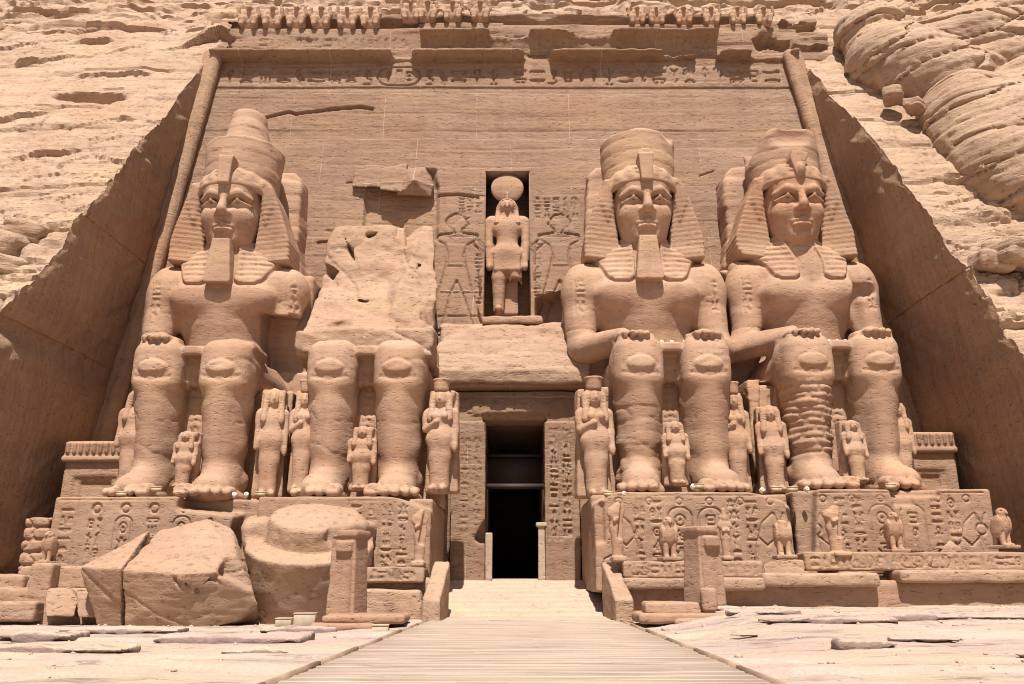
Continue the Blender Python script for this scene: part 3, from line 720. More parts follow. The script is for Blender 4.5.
# broken mass between niche foot and door lintel
Yf = facade_y(FZ)-out
P = np.stack([FX, Yf, FZ], -1); q = gridquads(len(xf), len(zf))
cx = P.reshape(-1, 3)[q].mean(1)
hole = ((cx[:, 0] > NX0) & (cx[:, 0] < NX1) & (cx[:, 2] > NZ0) & (cx[:, 2] < NZ1)) | ((cx[:, 0] > DX0-.6) & (cx[:, 0] < DX1+.6) & (cx[:, 2] < DZ1+.7))
zc = cx[:, 2]; outx = (cx[:, 0] < edge_x(zc, facade_y(zc), -1)-0.6) | (cx[:, 0] > edge_x(zc, facade_y(zc), 1)+0.6)
q = q[~(hole | outx)]
fpart('wall', P.reshape(-1, 3), q, M_wall)
def fvol(name, build, lo, hi, r, mat, parent=None, am=0.04, sc=0.7, off=0.0, fn=None):
    v = Vol(lo, hi, r); build(v)
    v.warp(erode(am, sc, 2.0, off))
    if fn: v.warp(fn)
    V, Q = v.mesh(); return fpart(name, V, Q, mat, parent)
# niche: reveal, back, head
V = []; Q = []
for bx in ((NX0-.3, NX0+.02, -.03, 1.9, NZ0-.3, NZ1+.3), (NX1-.02, NX1+.3, -.03, 1.9, NZ0-.3, NZ1+.3), (NX0, NX1, -.03, 1.9, NZ1-.02, NZ1+.3), (NX0-.3, NX1+.3, 1.8, 2.1, NZ0-.3, NZ1+.3), (NX0, NX1, -.03, 1.9, NZ0-.3, NZ0+.02)):
    addbox(V, Q, *bx)
V = np.array(V); V[:, 1] += facade_y(V[:, 2])+0.06
fpart('niche', V, np.array(Q), M_wall, smooth=False)
# torus roll along the top and down both corners
def tor(v):
    v.add(prism([(39.0, 30.42), (39.03, 30.30), (39.35, 30.12), (39.8, 30.06), (41, 30.06), (41, 30.55), (39.15, 30.52)], -17.4, 16.5, .07, axis='x'))
    for a, b, d in ((-6.9, -5.9, .9), (0.9, 1.9, .9), (8.8, 9.4, .3), (14.0, 15.8, .7)):
        v.cut(box(((a+b)/2, 38.95, 30.2), ((b-a)/2, .3+.6*d, .9), .15, rot=(0, 18, 0)), k=.4)
def tore(x, y, z): return 0.5*np.maximum(0, fbm(x*.45, y*.3, z*.3+3, 4)-.02)*sstep(-3, 3, x)+.22*np.maximum(0, fbm(x*.9+4, y*.5, z*.5, 4))
fvol('torus_moulding', tor, (-17.8, 38.8, 29.6), (16.9, 41.2, 31.1), .085, M_wall, am=0.05, fn=tore)
for side in (-1, 1):
    A = (edge_x(7.0, 37.5, side)-side*.35, facade_y(7.0)-.28, 6.5); B = (edge_x(30.4, 39.9, side)-side*.2, facade_y(30.4)-.28, 30.4)
    lo = np.minimum(A, B)-1; hi = np.maximum(A, B)+1
    fvol('corner_moulding', lambda v: v.add(cap(A, B, .40, .36), cap((A[0]+side*.4, A[1]+.1, A[2]), (B[0]+side*.4, B[1]+.1, B[2]), .4, .4)), lo, hi, .11, M_side, am=.05, off=side)
# inscribed band and ledges above the torus
RB = Relief(-18, 17.5, 30.5, 34.2, .035)
RB.row(-14.9, -6.2, 31.15, 31.95, rl, .05, .08)
for i in range(34): RB.line([(-5.3+i*.5, 31.15), (-5.3+i*.5, 32.1)], .05, .10); RB.glyph(rl.choice(TALL), -5.2+i*.5, 31.2, .36, .8, .04, .09)
xb = np.arange(-19.2, 18.8, .075); zb = np.arange(30.3, 34.35, .075)
BX, BZ = np.meshgrid(xb, zb, indexing='ij')
zl_ = np.where(BX < -5.6, 32.70, np.where(BX < -.5, 33.15, 32.98)); by = 40.03+0.1*sstep(30.6, 32.4, BZ)+1.15*sstep(-.04, .05, BZ-zl_)+.12*(BZ-32.4)*(BZ > 32.4)
by = by-0.07*fbm(BX*.5, BZ*.9, 0*BX+2, 4)-.04*layer(BX, BZ, .4, .4, 9.)[0]+RB.at(BX, BZ)
# ragged ends of the band where the living rock begins
wb, eb = worley(BX*.8+.3*fbm(BX, BZ, 0*BX, 3), BZ*1.3, 6.)
by = by+1.3*sstep(-16.5, -17.0, BX+.5*fbm(BZ*1.2, 0*BX, 0*BX, 3))*sstep(30.6, 31.0, BZ)+1.0*sstep(14.4, 15.0, BX+.8*fbm(BZ*1.2, 0*BX, 0*BX+4, 3))*sstep(30.8, 31.2, BZ)*(0.55+.45*wb)
by = by-0.5*sstep(33.7, 34.2, BZ+.3*fbm(BX*.6, 0*BX, 0*BX+7, 3))
Pb = np.stack([BX, by, BZ], -1)
def lipv(v):
    for L in (((350, 166, 38.75), (386, 165, 38.6), (386, 187, 38.15), (351, 187, 38.4), (350, 166, 40), (388, 165, 40), (351, 188, 40), (388, 188, 40)),
              ((382, 168, 38.5), (408, 163, 38.5), (402, 192, 37.9), (380, 189, 38.15), (382, 165, 40), (410, 163, 40), (380, 189, 40), (405, 192, 40)),
              ((404, 168, 38.6), (424, 168, 38.7), (434, 186, 38.5), (431, 197, 38.5), (398, 194, 38.1), (414, 180, 37.85), (404, 165, 40), (428, 168, 40), (434, 195, 40), (398, 196, 40))):
        L = [(a, b, c if c == 40 else c+.32) for a, b, c in L]
        v.add(hull_sdf([at(*q) for q in L]))
fvol('broken_overhang', lipv, (-8.6, 37.3, 20.2), (-3.2, 40.3, 23.8), .06, M_wall, am=.10, sc=.9, fn=lambda x, y, z: .05*fbm(x*2, y*2, z*2.5, 3))
fpart('inscription_band', Pb.reshape(-1, 3), gridquads(*BX.shape), M_wall)
fvol('frieze_backing', lambda v: v.add(box((-.5, 42.6, 32.5), (18.2, .7, 2.2), .1)), (-19.2, 41.5, 29.9), (18.2, 43.6, 35.1), .16, M_wall, am=.1)
def cav(v):
    P = [(39.1, 31.85), (39.15, 31.75), (39.5, 31.55), (39.8, 31.38), (39.92, 31.0), (39.95, 30.65), (41.6, 30.65), (41.6, 32.0), (39.25, 31.97)]
    v.add(prism(P, -5.35, 12.0, .06, axis='x'))
    v.cut(box((-.2, 39.35, 31.4), (1.1, .35, .6), .1, rot=(0, 12, 0)), box((4.2, 39.3, 31.2), (1.6, .32, .6), .1, rot=(0, -9, 0)), k=.4)
fvol('cavetto_cornice', cav, (-5.8, 38.7, 30.4), (12.5, 41.9, 32.4), .08, M_wall, am=.09, sc=.9, fn=lambda x, y, z: .15*np.maximum(0, fbm(x*.8, y*.8, z, 3))+.035*np.cos(x*2*np.pi/.42)*(z < 31.65))

# ---- rough rock left standing under the niche, over the doorway
def over(v):
    v.add(prism([(34.95, 9.7), (34.85, 10.3), (35.2, 11.0), (35.75, 12.0), (36.1, 12.7), (36.9, 13.1), (39.5, 13.3), (39.5, 9.7)], -3.45, 3.6, .12, axis='x'))
    v.cut(box((-3.2, 35, 13), (1.0, 1.4, .8), .2, rot=(0, -20, 0)), box((2.9, 35.0, 12.9), (1.3, 1.0, 1.0), .2, rot=(0, 15, 0)), k=.4)
fvol('broken_ledge', over, (-4, 34.2, 9), (4.2, 39.8, 14.2), .085, M_rock, am=.12, sc=.55, fn=lambda x, y, z: strata(.05, .8, .4, 5., 1.0)(x, y, z)+.05*fbm(x*2, y*2, z*2.6, 3)-.25*sstep(12.2, 13.2, z)*fbm(x*.5, y*.5, z*.5, 2))
# ---- doorway: frame with inscribed jambs, worn lintel
DY = 35.55
RD = Relief(-3.2, 3.6, 1, 9.8, .03)
for c0 in (-2.35, -1.8): RD.column(c0, c0+.5, 3.0, 7.4, rl, .035, .05, False)
for c0 in (1.62, 2.18): RD.column(c0, c0+.48, 2.9, 7.8, rl, .05, .10, True)
RD.line([(-2.6, 1.3), (-2.6, 9.2), (3.0, 9.2), (3.0, 1.3)], .04, .04)
for i in range(9): RD.glyph(rl.choice(TALL), -2.1+i*.5, 8.45, .4, .6, .04, .05)
RD.wear(.6, .5)
def jam(v):
    v.add(box((-1.92, DY+.9, 4.7), (.75, .9, 3.7), .05, tx=.02), box((2.2, DY+.9, 4.7), (.76, .9, 3.7), .05, tx=.02))
    v.add(box((.14, DY+.9, 8.85), (2.83, .9, .75), .06))
    v.cut(box((-1.25, DY+.1, 3.2), (.22, .5, .45), .15, rot=(0, 30, 0)), box((.1, DY-.1, 8.05), (1.3, .25, .4), .1), k=.2)
    X, Y, Z = v.grid((slice(None),)*3); fr = DY+RD.at(X+0*Z, Z+0*X)+.02
    v.F = np.maximum(v.F, (fr-Y).astype(np.float32))
def plaster(x, y, z):      # flaked facing: left standing on the lintel, gone along its edges
    k = sstep(.25, .1, np.abs(z-8.7+.25*fbm(x*1.3, 0*x, 0*x+3, 3))/1.6)*sstep(2.3, 1.9, np.abs(x-.2))
    return np.where(z > 8.05, .10*(1-k), 0)
fvol('door_frame', jam, (-3.0, DY-.3, .8), (3.3, DY+2.1, 9.9), .05, M_wall, am=.03, sc=1.0, fn=plaster)
def flank(v):
    v.add(box((-3.0, DY+1.5, 5.3), (.28, 1.2, 4.3), .08), box((3.3, DY+1.5, 5.3), (.3, 1.2, 4.3), .08), box((.14, DY+1.0, 9.75), (3.4, 1.4, .2), .06))
fvol('door_surround', flank, (-3.7, DY-.8, .8), (4.0, DY+3.0, 10.1), .07, M_wall, am=.05)
# passage behind the door
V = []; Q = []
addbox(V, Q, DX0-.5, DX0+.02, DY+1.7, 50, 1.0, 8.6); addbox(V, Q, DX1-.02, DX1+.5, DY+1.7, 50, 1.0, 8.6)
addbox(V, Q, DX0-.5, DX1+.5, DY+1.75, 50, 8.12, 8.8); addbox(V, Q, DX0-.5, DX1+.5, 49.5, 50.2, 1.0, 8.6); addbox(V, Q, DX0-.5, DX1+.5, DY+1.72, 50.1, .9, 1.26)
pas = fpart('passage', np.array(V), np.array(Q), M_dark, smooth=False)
V = []; Q = []; addbox(V, Q, DX0, DX1, DY+1.05, DY+1.3, 5.2, 5.42); addbox(V, Q, DX0, DX1, DY+1.75, DY+2.0, 5.45, 6.7); addbox(V, Q, DX0, DX1, DY+1.6, DY+1.9, 6.72, 6.86)
fpart('door_beam', np.array(V), np.array(Q), M_beam, smooth=False)
for nm, x, zt in (('gate_post', -1.0, 3.2), ('gate_post', 1.28, 3.55)):
    def gp(v, x=x, zt=zt):
        v.add(box((x, DY+.25, (1.2+zt)/2), (.15, .2, (zt-1.2)/2), .03))
        if x > 0: v.add(box((x, DY+.25, zt), (.24, .28, .09), .03))
    fvol(nm, gp, (x-.5, DY-.3, 1.0), (x+.5, DY+.8, zt+.4), .04, M_pave, am=.015)
# ---------------------------------------------------------------- the colossi (local: x right, y back, z up from the pedestal top; toes at y = 0)
LEGX = 1.36
def legs(v, rough=None, broken_toes=(), flare=0.12):
    for s in (-1, 1):
        x = s*LEGX
        # shin and calf, elliptical, tapering to the ankle
        v.add(cap((x, 2.4, .9), (x, 2.3, 2.2), .74, .87), k=.2)
        v.add(cap((x, 2.3, 2.2), (x, 2.2, 3.9), .87, .98), cap((x, 2.2, 3.9), (x, 2.0, 5.5), .98, 1.0), k=.2)
        v.add(cap((x, 1.75, 1.3), (x, 1.38, 5.0), .38, .55), k=.4)            # shin edge
        v.add(ell((x, 2.85, 3.7), (.82, .85, 1.5)), k=.2)                       # calf
        v.add(box((x, 1.98, 5.35), (1.0, 1.05, 1.15), .6), k=.3)                      # knee
        v.add(ell((x, 1.0, 5.30), (.60, .20, .27)), k=.03)  # knee cap shield
        
        v.cut(cap((x-.72, .86, 4.98), (x, .72, 4.90), .06, .07), cap((x, .72, 4.90), (x+.72, .86, 4.98), .07, .06), k=.1)
        v.add(cap((x, 2.2, 5.38), (x*1.03, 6.4, 5.3), 1.04, 1.15), k=.25)       # thigh
        # foot
        xf = x+s*flare
        v.add(cap((x, 2.7, .55), (xf, 1.0, .42), .72, .62, sc=(1.08, 1, .8)), k=.3)
        v.add(cap((x, 2.3, 1.1), (xf, .9, .5), .6, .42, sc=(1.15, 1, 1)), k=.4)
        v.add(ell((x-s*.75, 2.6, .95), (.2, .3, .3)), ell((x+s*.78, 2.6, .9), (.2, .3, .3)), k=.25)
        v.add(box((xf, 1.85, .16), (.86, 1.15, .18), .14), k=.2)
        for i in range(5):
            tw = (.29, .21, .20, .19, .17)[i]; tx = xf-s*(.78-(0, .50, .89, 1.25, 1.57)[i]); ty = (-.16, -.18, -.08, .08, .28)[i]
            if (s, i) in broken_toes: continue
            v.add(cap((tx, ty+.75, .33), (tx, ty+.24, .24), tw*.95, tw, sc=(1, 1, 1.0)), k=.025)
            v.cut(box((tx, ty+.06, .36), (tw*.6, .07, .1), .04, rot=(-20, 0, 0)), k=.03)
    v.add(box((0, 4.2, 5.5), (2.1, 2.3, .82), .2), k=.25)                      # kilt across the lap
    v.add(box((0, 2.95, 3.0), (.62, .5, 2.95), .08), k=.05)                     # slab between the shins
    v.add(box((0, 2.2, 6.05), (.42, .95, .2), .06), k=.1)                      # kilt hem
def torso(v, left_arm=True, right_arm=True):
    v.add(cap((0, 5.9, 5.6), (0, 5.75, 8.1), 1.3, 1.28, sc=(1.52, 1, 1)), k=.3)
    v.add(ell((0, 5.75, 9.3), (2.75, 1.6, 1.9)), k=.5)
    v.add(ell((-1.2, 4.72, 9.55), (1.25, .72, .85)), ell((1.2, 4.72, 9.55), (1.25, .72, .85)), k=.45)
    v.add(cap((-2.75, 5.9, 10.35), (2.75, 5.9, 10.35), .95, .95), k=.5)
    v.add(cap((-1.9, 5.8, 11.1), (0, 5.6, 11.9), .5, .8), cap((1.9, 5.8, 11.1), (0, 5.6, 11.9), .5, .8), k=.5)
    v.add(ell((0, 5.25, 10.5), (2.6, 1.0, 1.0)), ell((0, 5.55, 11.35), (2.35, 1.0, .95)), k=.4)
    v.cut(ell((0, 4.32, 7.1), (.16, .2, .18)), k=.1)
    v.add(cap((0, 5.2, 10.6), (0, 5.3, 12.6), 1.05, 1.0), k=.3)
    v.add(box((0, 7.6, 8.0), (3.75, 1.2, 3.4), .3), k=.15)                      # stone left between arms and back
    for s, on in ((-1, right_arm), (1, left_arm)):
        if on == 'stump':
            v.add(ell((s*2.7, 5.8, 10.1), (.95, 1.0, 1.1)), k=.4)
            v.add(cap((s*2.75, 5.75, 9.8), (s*2.78, 5.55, 8.0), .80, .76), k=.25); v.cut(box((s*2.8, 5.2, 7.5), (1.05, 1.25, 1.25), .1, rot=(10, s*6, 0)), k=.08)
            v.add(ell((s*1.0, 3.5, 6.6), (1.0, .8, .55)), box((s*1.5, 2.6, 6.35), (.9, 1.0, .16), .12), k=.3)
            continue
        v.add(ell((s*3.05, 5.75, 10.0), (.98, 1.08, 1.35)), k=.45)
        v.add(cap((s*3.15, 5.75, 9.8), (s*3.18, 5.35, 7.2), .86, .72), k=.3)
        v.add(cap((s*3.15, 5.2, 6.98), (s*1.75, 2.5, 6.72), .70, .46), k=.3)
        v.add(box((s*1.52, 1.95, 6.58), (.60, .75, .19), .16, rot=(6, 0, s*8)), k=.2)
        for i in range(4):
            fx = s*(1.08+.29*i); v.add(cap((fx, 2.1, 6.70), (fx-s*.06, (1.02, .92, .96, 1.1)[i], 6.50), .155, .14), k=.06)
        v.add(cap((s*1.0, 2.4, 6.65), (s*.78, 1.55, 6.5), .18, .16), k=.08)
def face(v, tilt=0.0):
    v.add(ell((0, 5.5, 14.1), (1.55, 1.62, 2.0)))
    v.add(ell((0, 5.05, 13.25), (1.30, 1.25, 1.42)), k=.3)
    v.add(cap((-.42, 4.75, 12.45), (.42, 4.75, 12.45), .62, .62), k=.45)         # jaw
    v.add(ell((0, 4.22, 12.12), (.52, .42, .34)), k=.25)                         # chin
    v.add(ell((-.72, 4.38, 13.25), (.55, .44, .5)), ell((.72, 4.38, 13.25), (.55, .44, .5)), k=.35)
    v.add(ell((0, 4.5, 14.6), (1.3, .6, .62)), k=.3)                             # forehead
    for s in (-1, 1):
        v.cut(ell((s*.68, 3.76, 13.84), (.60, .46, .29)), k=.16)
        v.cut(ell((s*.26, 3.70, 13.75), (.20, .30, .30)), k=.15)
        v.add(ell((s*.69, 4.28, 13.75), (.46, .33, .17), rot=(0, s*4, s*10)), k=.02)
        v.add(cap((s*.30, 4.05, 13.66), (s*.70, 3.99, 13.575), .035, .045), cap((s*.70, 3.99, 13.575), (s*1.12, 4.24, 13.70), .045, .035), k=.03)   # eye
        v.add(cap((s*.24, 4.02, 13.74), (s*.66, 3.86, 13.90), .05, .065), cap((s*.66, 3.86, 13.90), (s*1.22, 4.24, 13.77), .065, .05), k=.04)  # upper lid
        
        v.add(cap((s*.20, 3.92, 14.17), (s*.70, 3.92, 14.24), .09, .09), cap((s*.70, 3.92, 14.24), (s*1.28, 4.29, 14.10), .09, .06), k=.28)  # brow
        v.add(ell((s*.24, 3.86, 13.26), (.19, .26, .16)), k=.08)                 # nostril wing
        v.cut(ell((s*.50, 3.78, 12.62), (.10, .12, .10)), k=.10)                 # mouth corner
        # ears
        v.add(ell((s*1.62, 5.0, 13.78), (.16, .34, .56), rot=(0, s*-8, s*28)), k=.06)
        v.cut(ell((s*1.70, 4.72, 13.85), (.10, .20, .32), rot=(0, s*-8, s*28)), k=.06)
    v.add(cap((0, 3.92, 14.15), (0, 3.58, 13.36), .15, .235), k=.14)              # nose
    v.add(ell((0, 3.62, 13.28), (.21, .24, .17)), k=.08)
    v.add(cap((-.46, 3.98, 12.74), (0, 3.72, 12.74), .09, .125), cap((0, 3.72, 12.74), (.46, 3.98, 12.74), .125, .09), k=.06)                        # lips
    v.add(cap((-.34, 3.92, 12.53), (.34, 3.92, 12.53), .13, .13), ell((0, 3.82, 12.52), (.36, .22, .13)), k=.05)
    v.cut(cap((-.52, 3.74, 12.66), (0, 3.56, 12.63), .04, .045), cap((0, 3.56, 12.63), (.52, 3.74, 12.66), .045, .04), k=.05)
    v.cut(cap((0, 3.62, 12.98), (0, 3.6, 12.9), .05, .06), k=.06)
    v.add(cap((0, 5.5, 10.8), (0, 5.3, 12.8), 1.06, 1.0), k=.3)
def headdress(v, dmg=None):
    v.add(ell((0, 5.6, 14.7), (1.80, 1.78, 1.45)))
    v.cut(box((0, 3.2, 13.3), (1.50, 2.55, 1.40), .1), k=.06)
    v.cut(ell((0, 4.6, 13.2), (1.50, 1.9, 1.52)), k=.05)
    # brow band
    for P in (((-1.55, 4.9, 14.62), (-.95, 4.18, 14.76)), ((-.95, 4.18, 14.76), (0, 3.95, 14.82)), ((0, 3.95, 14.82), (.95, 4.18, 14.76)), ((.95, 4.18, 14.76), (1.55, 4.9, 14.62))): v.add(cap(P[0], P[1], .11, .11), k=.06)
    for s in (-1, 1):
        P = [(s*1.30, 15.3), (s*1.82, 15.15), (s*2.25, 14.2), (s*2.80, 12.5), (s*2.88, 11.4), (s*1.05, 11.2), (s*1.32, 13.0), (s*1.52, 14.6)]
        w = Vol(v.lo, v.lo+v.r*(np.array(v.F.shape)-1), v.r)
        w.add(prism(P, 4.75, 6.9, .14, shear=0.0)); w.add(prism([(s*1.5, 15.2), (s*1.85, 15.05), (s*2.0, 14), (s*1.7, 13.2), (s*1.5, 14)], 4.7, 5.6, .1), k=.2)
        Lp = [(s*1.05, 12.0), (s*2.45, 12.1), (s*2.3, 11.3), (s*2.02, 10.35), (s*1.75, 10.08), (s*1.05, 10.02), (s*.72, 10.25), (s*.82, 11.2)]
        w.add(prism([(s*1.25, 12.8), (s*2.5, 12.6), (s*2.65, 11.5), (s*1.2, 11.3)], 5.0, 6.2, .15), k=.2)
        w.warp(lambda x, y, z: .038*(np.abs(((z-.12*np.abs(x))/.23) % 1-.5)*2-.5)*(z < 14.3))
        v.F = np.minimum(v.F, w.F)
    v.warp(lambda x, y, z: np.where((z > 14.95) & (z < 15.9), .03*np.sin(x*11+0*z), 0))
def crown(v, kind):
    if kind == 'full':
        v.add(cap((0, 6.0, 14.9), (0, 6.1, 17.55), 1.74, 1.90))
        v.cut(box((0, 6, 18.55), (4, 4, 1.0), .05))
        v.add(cap((0, 6.1, 17.2), (0, 6.1, 18.3), 1.62, 1.02), cap((0, 6.1, 18.3), (0, 6.1, 19.35), 1.02, .86), k=.2); v.cut(box((0, 6, 20.75), (3, 3, .9), .1, rot=(0, 3, 0)), k=.35)
        v.add(cap((-1.2, 5.2, 17.4), (1.2, 5.2, 17.4), .25, .25), k=.3)
    else:
        v.add(cap((0, 6.0, 14.9), (0, 6.1, 18.1), 1.70, 1.86))
        if kind == 'flat':
            v.cut(box((0, 6, 19.75), (4, 4, 2.0), .05)); v.add(ell((.1, 6.1, 17.75), (1.5, 1.5, .62)), k=.15)
            v.cut(ell((1.5, 4.6, 17.7), (.7, .7, .35), rot=(0, 25, 0)), k=.15)
        else:
            v.cut(box((0, 6, 19.9), (4, 4, 2.2), .05, rot=(0, 2, 0))); v.cut(box((-1.9, 5, 18.0), (.9, 2, 1.3), .1, rot=(0, 30, 0)), box((1.7, 4.6, 18.0), (.5, 1.5, .9), .1, rot=(0, -24, 0)), ell((0, 4.2, 17.2), (1.2, .35, .5)), k=.2)
def uraeus(v, kind):
    if kind == 'slab':
        v.add(prism([(-.27, 14.62), (.27, 14.62), (.36, 16.05), (.18, 16.3), (-.2, 16.28), (-.36, 16.05)], 3.62, 4.6, .06, shear=0.0))
        v.cut(box((0, 3.6, 16.3), (.5, .12, .3), .05), k=.05)
    else:
        v.add(prism([(-.2, 14.8), (.2, 14.8), (.3, 15.5), (.5, 15.95), (.1, 16.1), (-.3, 16.15), (-.42, 15.7)], 3.75, 4.7, .08)); v.add(ell((0, 3.85, 15.1), (.2, .28, .35)), k=.1)
    for s in (-1, 1): v.add(cap((s*.3, 4.02, 15.15), (s*.75, 4.25, 15.3), .14, .13), cap((s*.75, 4.25, 15.3), (s*.45, 4.1, 15.42), .12, .1), k=.05)
def vol_mesh(lo, hi, r, fn, am=.03, sc=.8, zs=2.0, off=0.0, extra=None):
    v = Vol(lo, hi, r); fn(v); v.warp(erode(am, sc, zs, off))
    if extra: v.warp(extra)
    return v.mesh()
def colossus(name, label, cx, oy, z0, legs_kw, crown_kind=None, arms=(True, True), beard='full', ur='slab', off=0.0, sway=(0, 0, 1), leg_extra=None, bodycut=None, headcut=None):
    t = thing(name, label, 'colossus', (cx, 30.0+oy, z0), 0, 'seated colossi of the facade')
    def body(v):
        legs(v, **legs_kw)
        if crown_kind: torso(v, arms[1], arms[0])
        if bodycut: bodycut(v)
    ex = (lambda x, y, z: surface(x, y, z)+leg_extra(x, y, z)) if leg_extra else surface
    parts = [vol_mesh((-4.3, -.5, -.25), (4.3, 9, 12.4 if crown_kind else 7.4), .07, body, .03, .6, 2.0, off, ex)]
    if crown_kind:
        parts.append(vol_mesh((-2.1, 3.2, 10.7), (2.1, 7.4, 16.3), .043, lambda v: (face(v), headcut(v) if headcut else None), .014, 1.0, 2.0, off))
    def lean(V):                     # trunk and head do not sit exactly over the knees
        z = V[:, 2]; a = sstep(6.2, 8.2, z); b = sstep(10.8, 12.0, z)
        V[:, 0] = V[:, 0]*(1+(sway[2]-1)*a*(1-b))+sway[0]*a*(1-b)+sway[1]*b; return V
    def nod(V, f=.17):
        V[:, 1] -= f*np.clip(V[:, 2]-12.0, 0, 3.3); return lean(V)
    if crown_kind:
        parts[1][0][:, 0] *= .93; nod(parts[1][0]); lean(parts[0][0])
    V, Q = cat_mesh(parts)
    link('body', mesh_from('colossus_body', V, Q), M_stat, t)
    def th(v):
        v.add(box((0, 5.6, 2.4), (3.05, 2.35, 2.4), .08), box((0, 7.3, 2.6), (3.4, 1.4, 2.75), .08))
        for s in (-1, 1):
            v.cut(box((s*1.95, 3.2, 2.3), (.6, .12, 2.0), .03), box((s*3.1, 5.0, 2.4), (.1, 1.6, 1.9), .03))
    V, Q = vol_mesh((-3.7, 2.9, -.2), (3.7, 9, 5.6), .1, th, .04, .8, 2, off+5)
    link('throne', mesh_from('throne', V, Q), M_stat, t)
    if not crown_kind: return t
    V, Q = vol_mesh((-3.1, 3.6, 9.7), (3.1, 7.9, 16.6), .062, lambda v: (headdress(v), headcut(v) if headcut else None), .02, .9, 2, off)
    link('headdress', mesh_from('headdress', nod(V), Q), M_stat, t)
    V, Q = vol_mesh((-2.4, 3.6, 14.6), (2.4, 8.4, 20.4), .07, lambda v: (crown(v, crown_kind), v.cut(box((0, 4, 14.2), (3, 6, .95), .05))), .045, .8, 2, off, strata(.03, .6, .5, off))
    link('crown', mesh_from('crown', lean(V-np.array([0, .38, 0])), Q), M_stat, t)
    V, Q = vol_mesh((-.9, 3.3, 14.4), (.9, 5, 16.6), .04, lambda v: uraeus(v, ur), .012, 1, 2, off)
    link('uraeus', mesh_from('uraeus', lean(V-np.array([0, .50, 0])), Q), M_stat, t)
    if beard:
        def bd(v):
            if beard == 'full':
                v.add(prism([(-.40, 12.08), (.40, 12.08), (.62, 10.0), (.55, 9.92), (-.55, 9.92), (-.62, 10.0)], 3.66, 4.9, .06, shear=0.0))
            else:
                v.add(prism([(-.6, 12.1), (.6, 12.1), (.7, 11.2), (.5, 10.7), (.1, 10.95), (-.3, 10.6), (-.65, 11.2)], 4.35, 5.3, .1))
        V, Q = vol_mesh((-.9, 3.0, 9.7), (.9, 5.8, 12.6), .045, bd, .015 if beard == 'full' else .07, 1.3, 2, off)
        link('beard', mesh_from('beard', V+np.array([sway[1], 0, 0]), Q), M_stat, t)
    def bp(v):
        v.add(prism([(-3.3, 5), (3.3, 5), (3.0, 11.0), (2.55, 13), (2.35, 17.2), (1.9, 17.7), (-1.9, 17.7), (-2.35, 17.2), (-2.55, 13), (-3.0, 11.0)], 6.45, 9.9, .25, shear=.06))
        v.cut(box((1.2, 6.6, 17.9), (1.6, 1.1, .6), .1, rot=(0, 14, 0)), k=.3)
    V, Q = vol_mesh((-3.6, 6.2, 4.8), (3.6, 11, 18.1), .11, bp, .10, .6, 1.6, off, strata(.06, .9, .4, off))
    link('back_pillar', mesh_from('back_pillar', lean(V), Q), M_stat, t)
    return t
ZP = (4.15, 4.15, 4.32, 4.42); XP = (-13.02, -5.95, 6.52, 13.42)
RARM = Relief(-4.3, 4.3, 0, 12, .03); _ra = random.Random(4)
for x0 in (-3.45, 3.0): RARM.column(x0, x0+.5, 8.6, 10.3, _ra, .04, .07, True)
RARM.column(-.30, .30, 2.7, 5.3, _ra, .04, .07, True)
RARM.line([(-3.9, 7.85), (-2.5, 7.85)], .05, .05)
def surface(x, y, z):              # arm cartouches, knee caps, open bedding cracks
    o = RARM.at(x, z)*(y < 5.4)
    for s in (-1, 1):
        e = np.sqrt(((x-s*LEGX)/.60)**2+((z-5.22-.05*np.cos((x-s*LEGX)*3))/.30)**2)
        o = o+np.where((y < 1.9) & (z < 6.2), -.07*sstep(1.0, .82, e)+.04*np.exp(-((e-1.12)/.10)**2)+.07*np.exp(-((z-4.72-.25*np.abs(x-s*LEGX))/.07)**2)*(np.abs(x-s*LEGX) < .75), 0)
    if np.size(z) and float(np.max(z)) > 8:
        for s in (-1, 1):
            Pl = [(s*.62, 12.7), (s*2.55, 12.7), (s*2.5, 11.6), (s*2.08, 10.7), (s*1.88, 10.25), (s*1.6, 10.02), (s*.9, 10.0), (s*.62, 10.2)]
            i = np.nonzero((s*x > .3) & (s*x < 2.9) & (z > 9.6) & (z < 12.5) & (y < 5.5))[0]
            if len(i):
                dq = poly2(x[i], z[i], Pl); st2 = np.abs(((z[i]-.10*np.abs(x[i]))/.29) % 1-.5)*2
                o[i] = o[i]-(.12+.07*(st2-.5)*sstep(-.08, -.18, dq))*sstep(.03, -.06, dq)+.05*np.exp(-((dq-.06)/.05)**2)
    c = vnoise(x*.22+3, y*.22, z*1.5+9)
    return o+.035*sstep(.05, .0, np.abs(c))*sstep(-.1, .3, vnoise(x*.5, y*.5, z*.6+4))+.012*fbm(x*2.2, y*2.2, z*4.0, 3)
def s1cut(v):
    v.cut(ell((3.75, 4.6, 8.0), (.9, 1.3, .8)), k=.3)
colossus('seated_colossus', 'intact colossus with the tall double crown and long beard, beside the left recess wall', XP[0], 0, ZP[0], dict(broken_toes=((-1, 2),)), 'full', (True, 'stump'), off=1.0, sway=(-.28, -.30, .97), bodycut=s1cut)
def s2top(v):
    v.cut(box((0, 5, 7.4), (6, 6, .75), .1, rot=(0, 0, 0)), k=.1)
colossus('broken_colossus', 'collapsed colossus of which only the throne and the two legs remain standing', XP[1], 0, ZP[1], dict(broken_toes=((-1, 3),)), None, off=9.0)
def rough3(x, y, z):
    m = ((x > -2.6) & (x < -.2) & (z > .8) & (z < 3.6))
    return np.where(m, .03*strata(1.0, .5, .9, 4.)(x, y, z), 0)
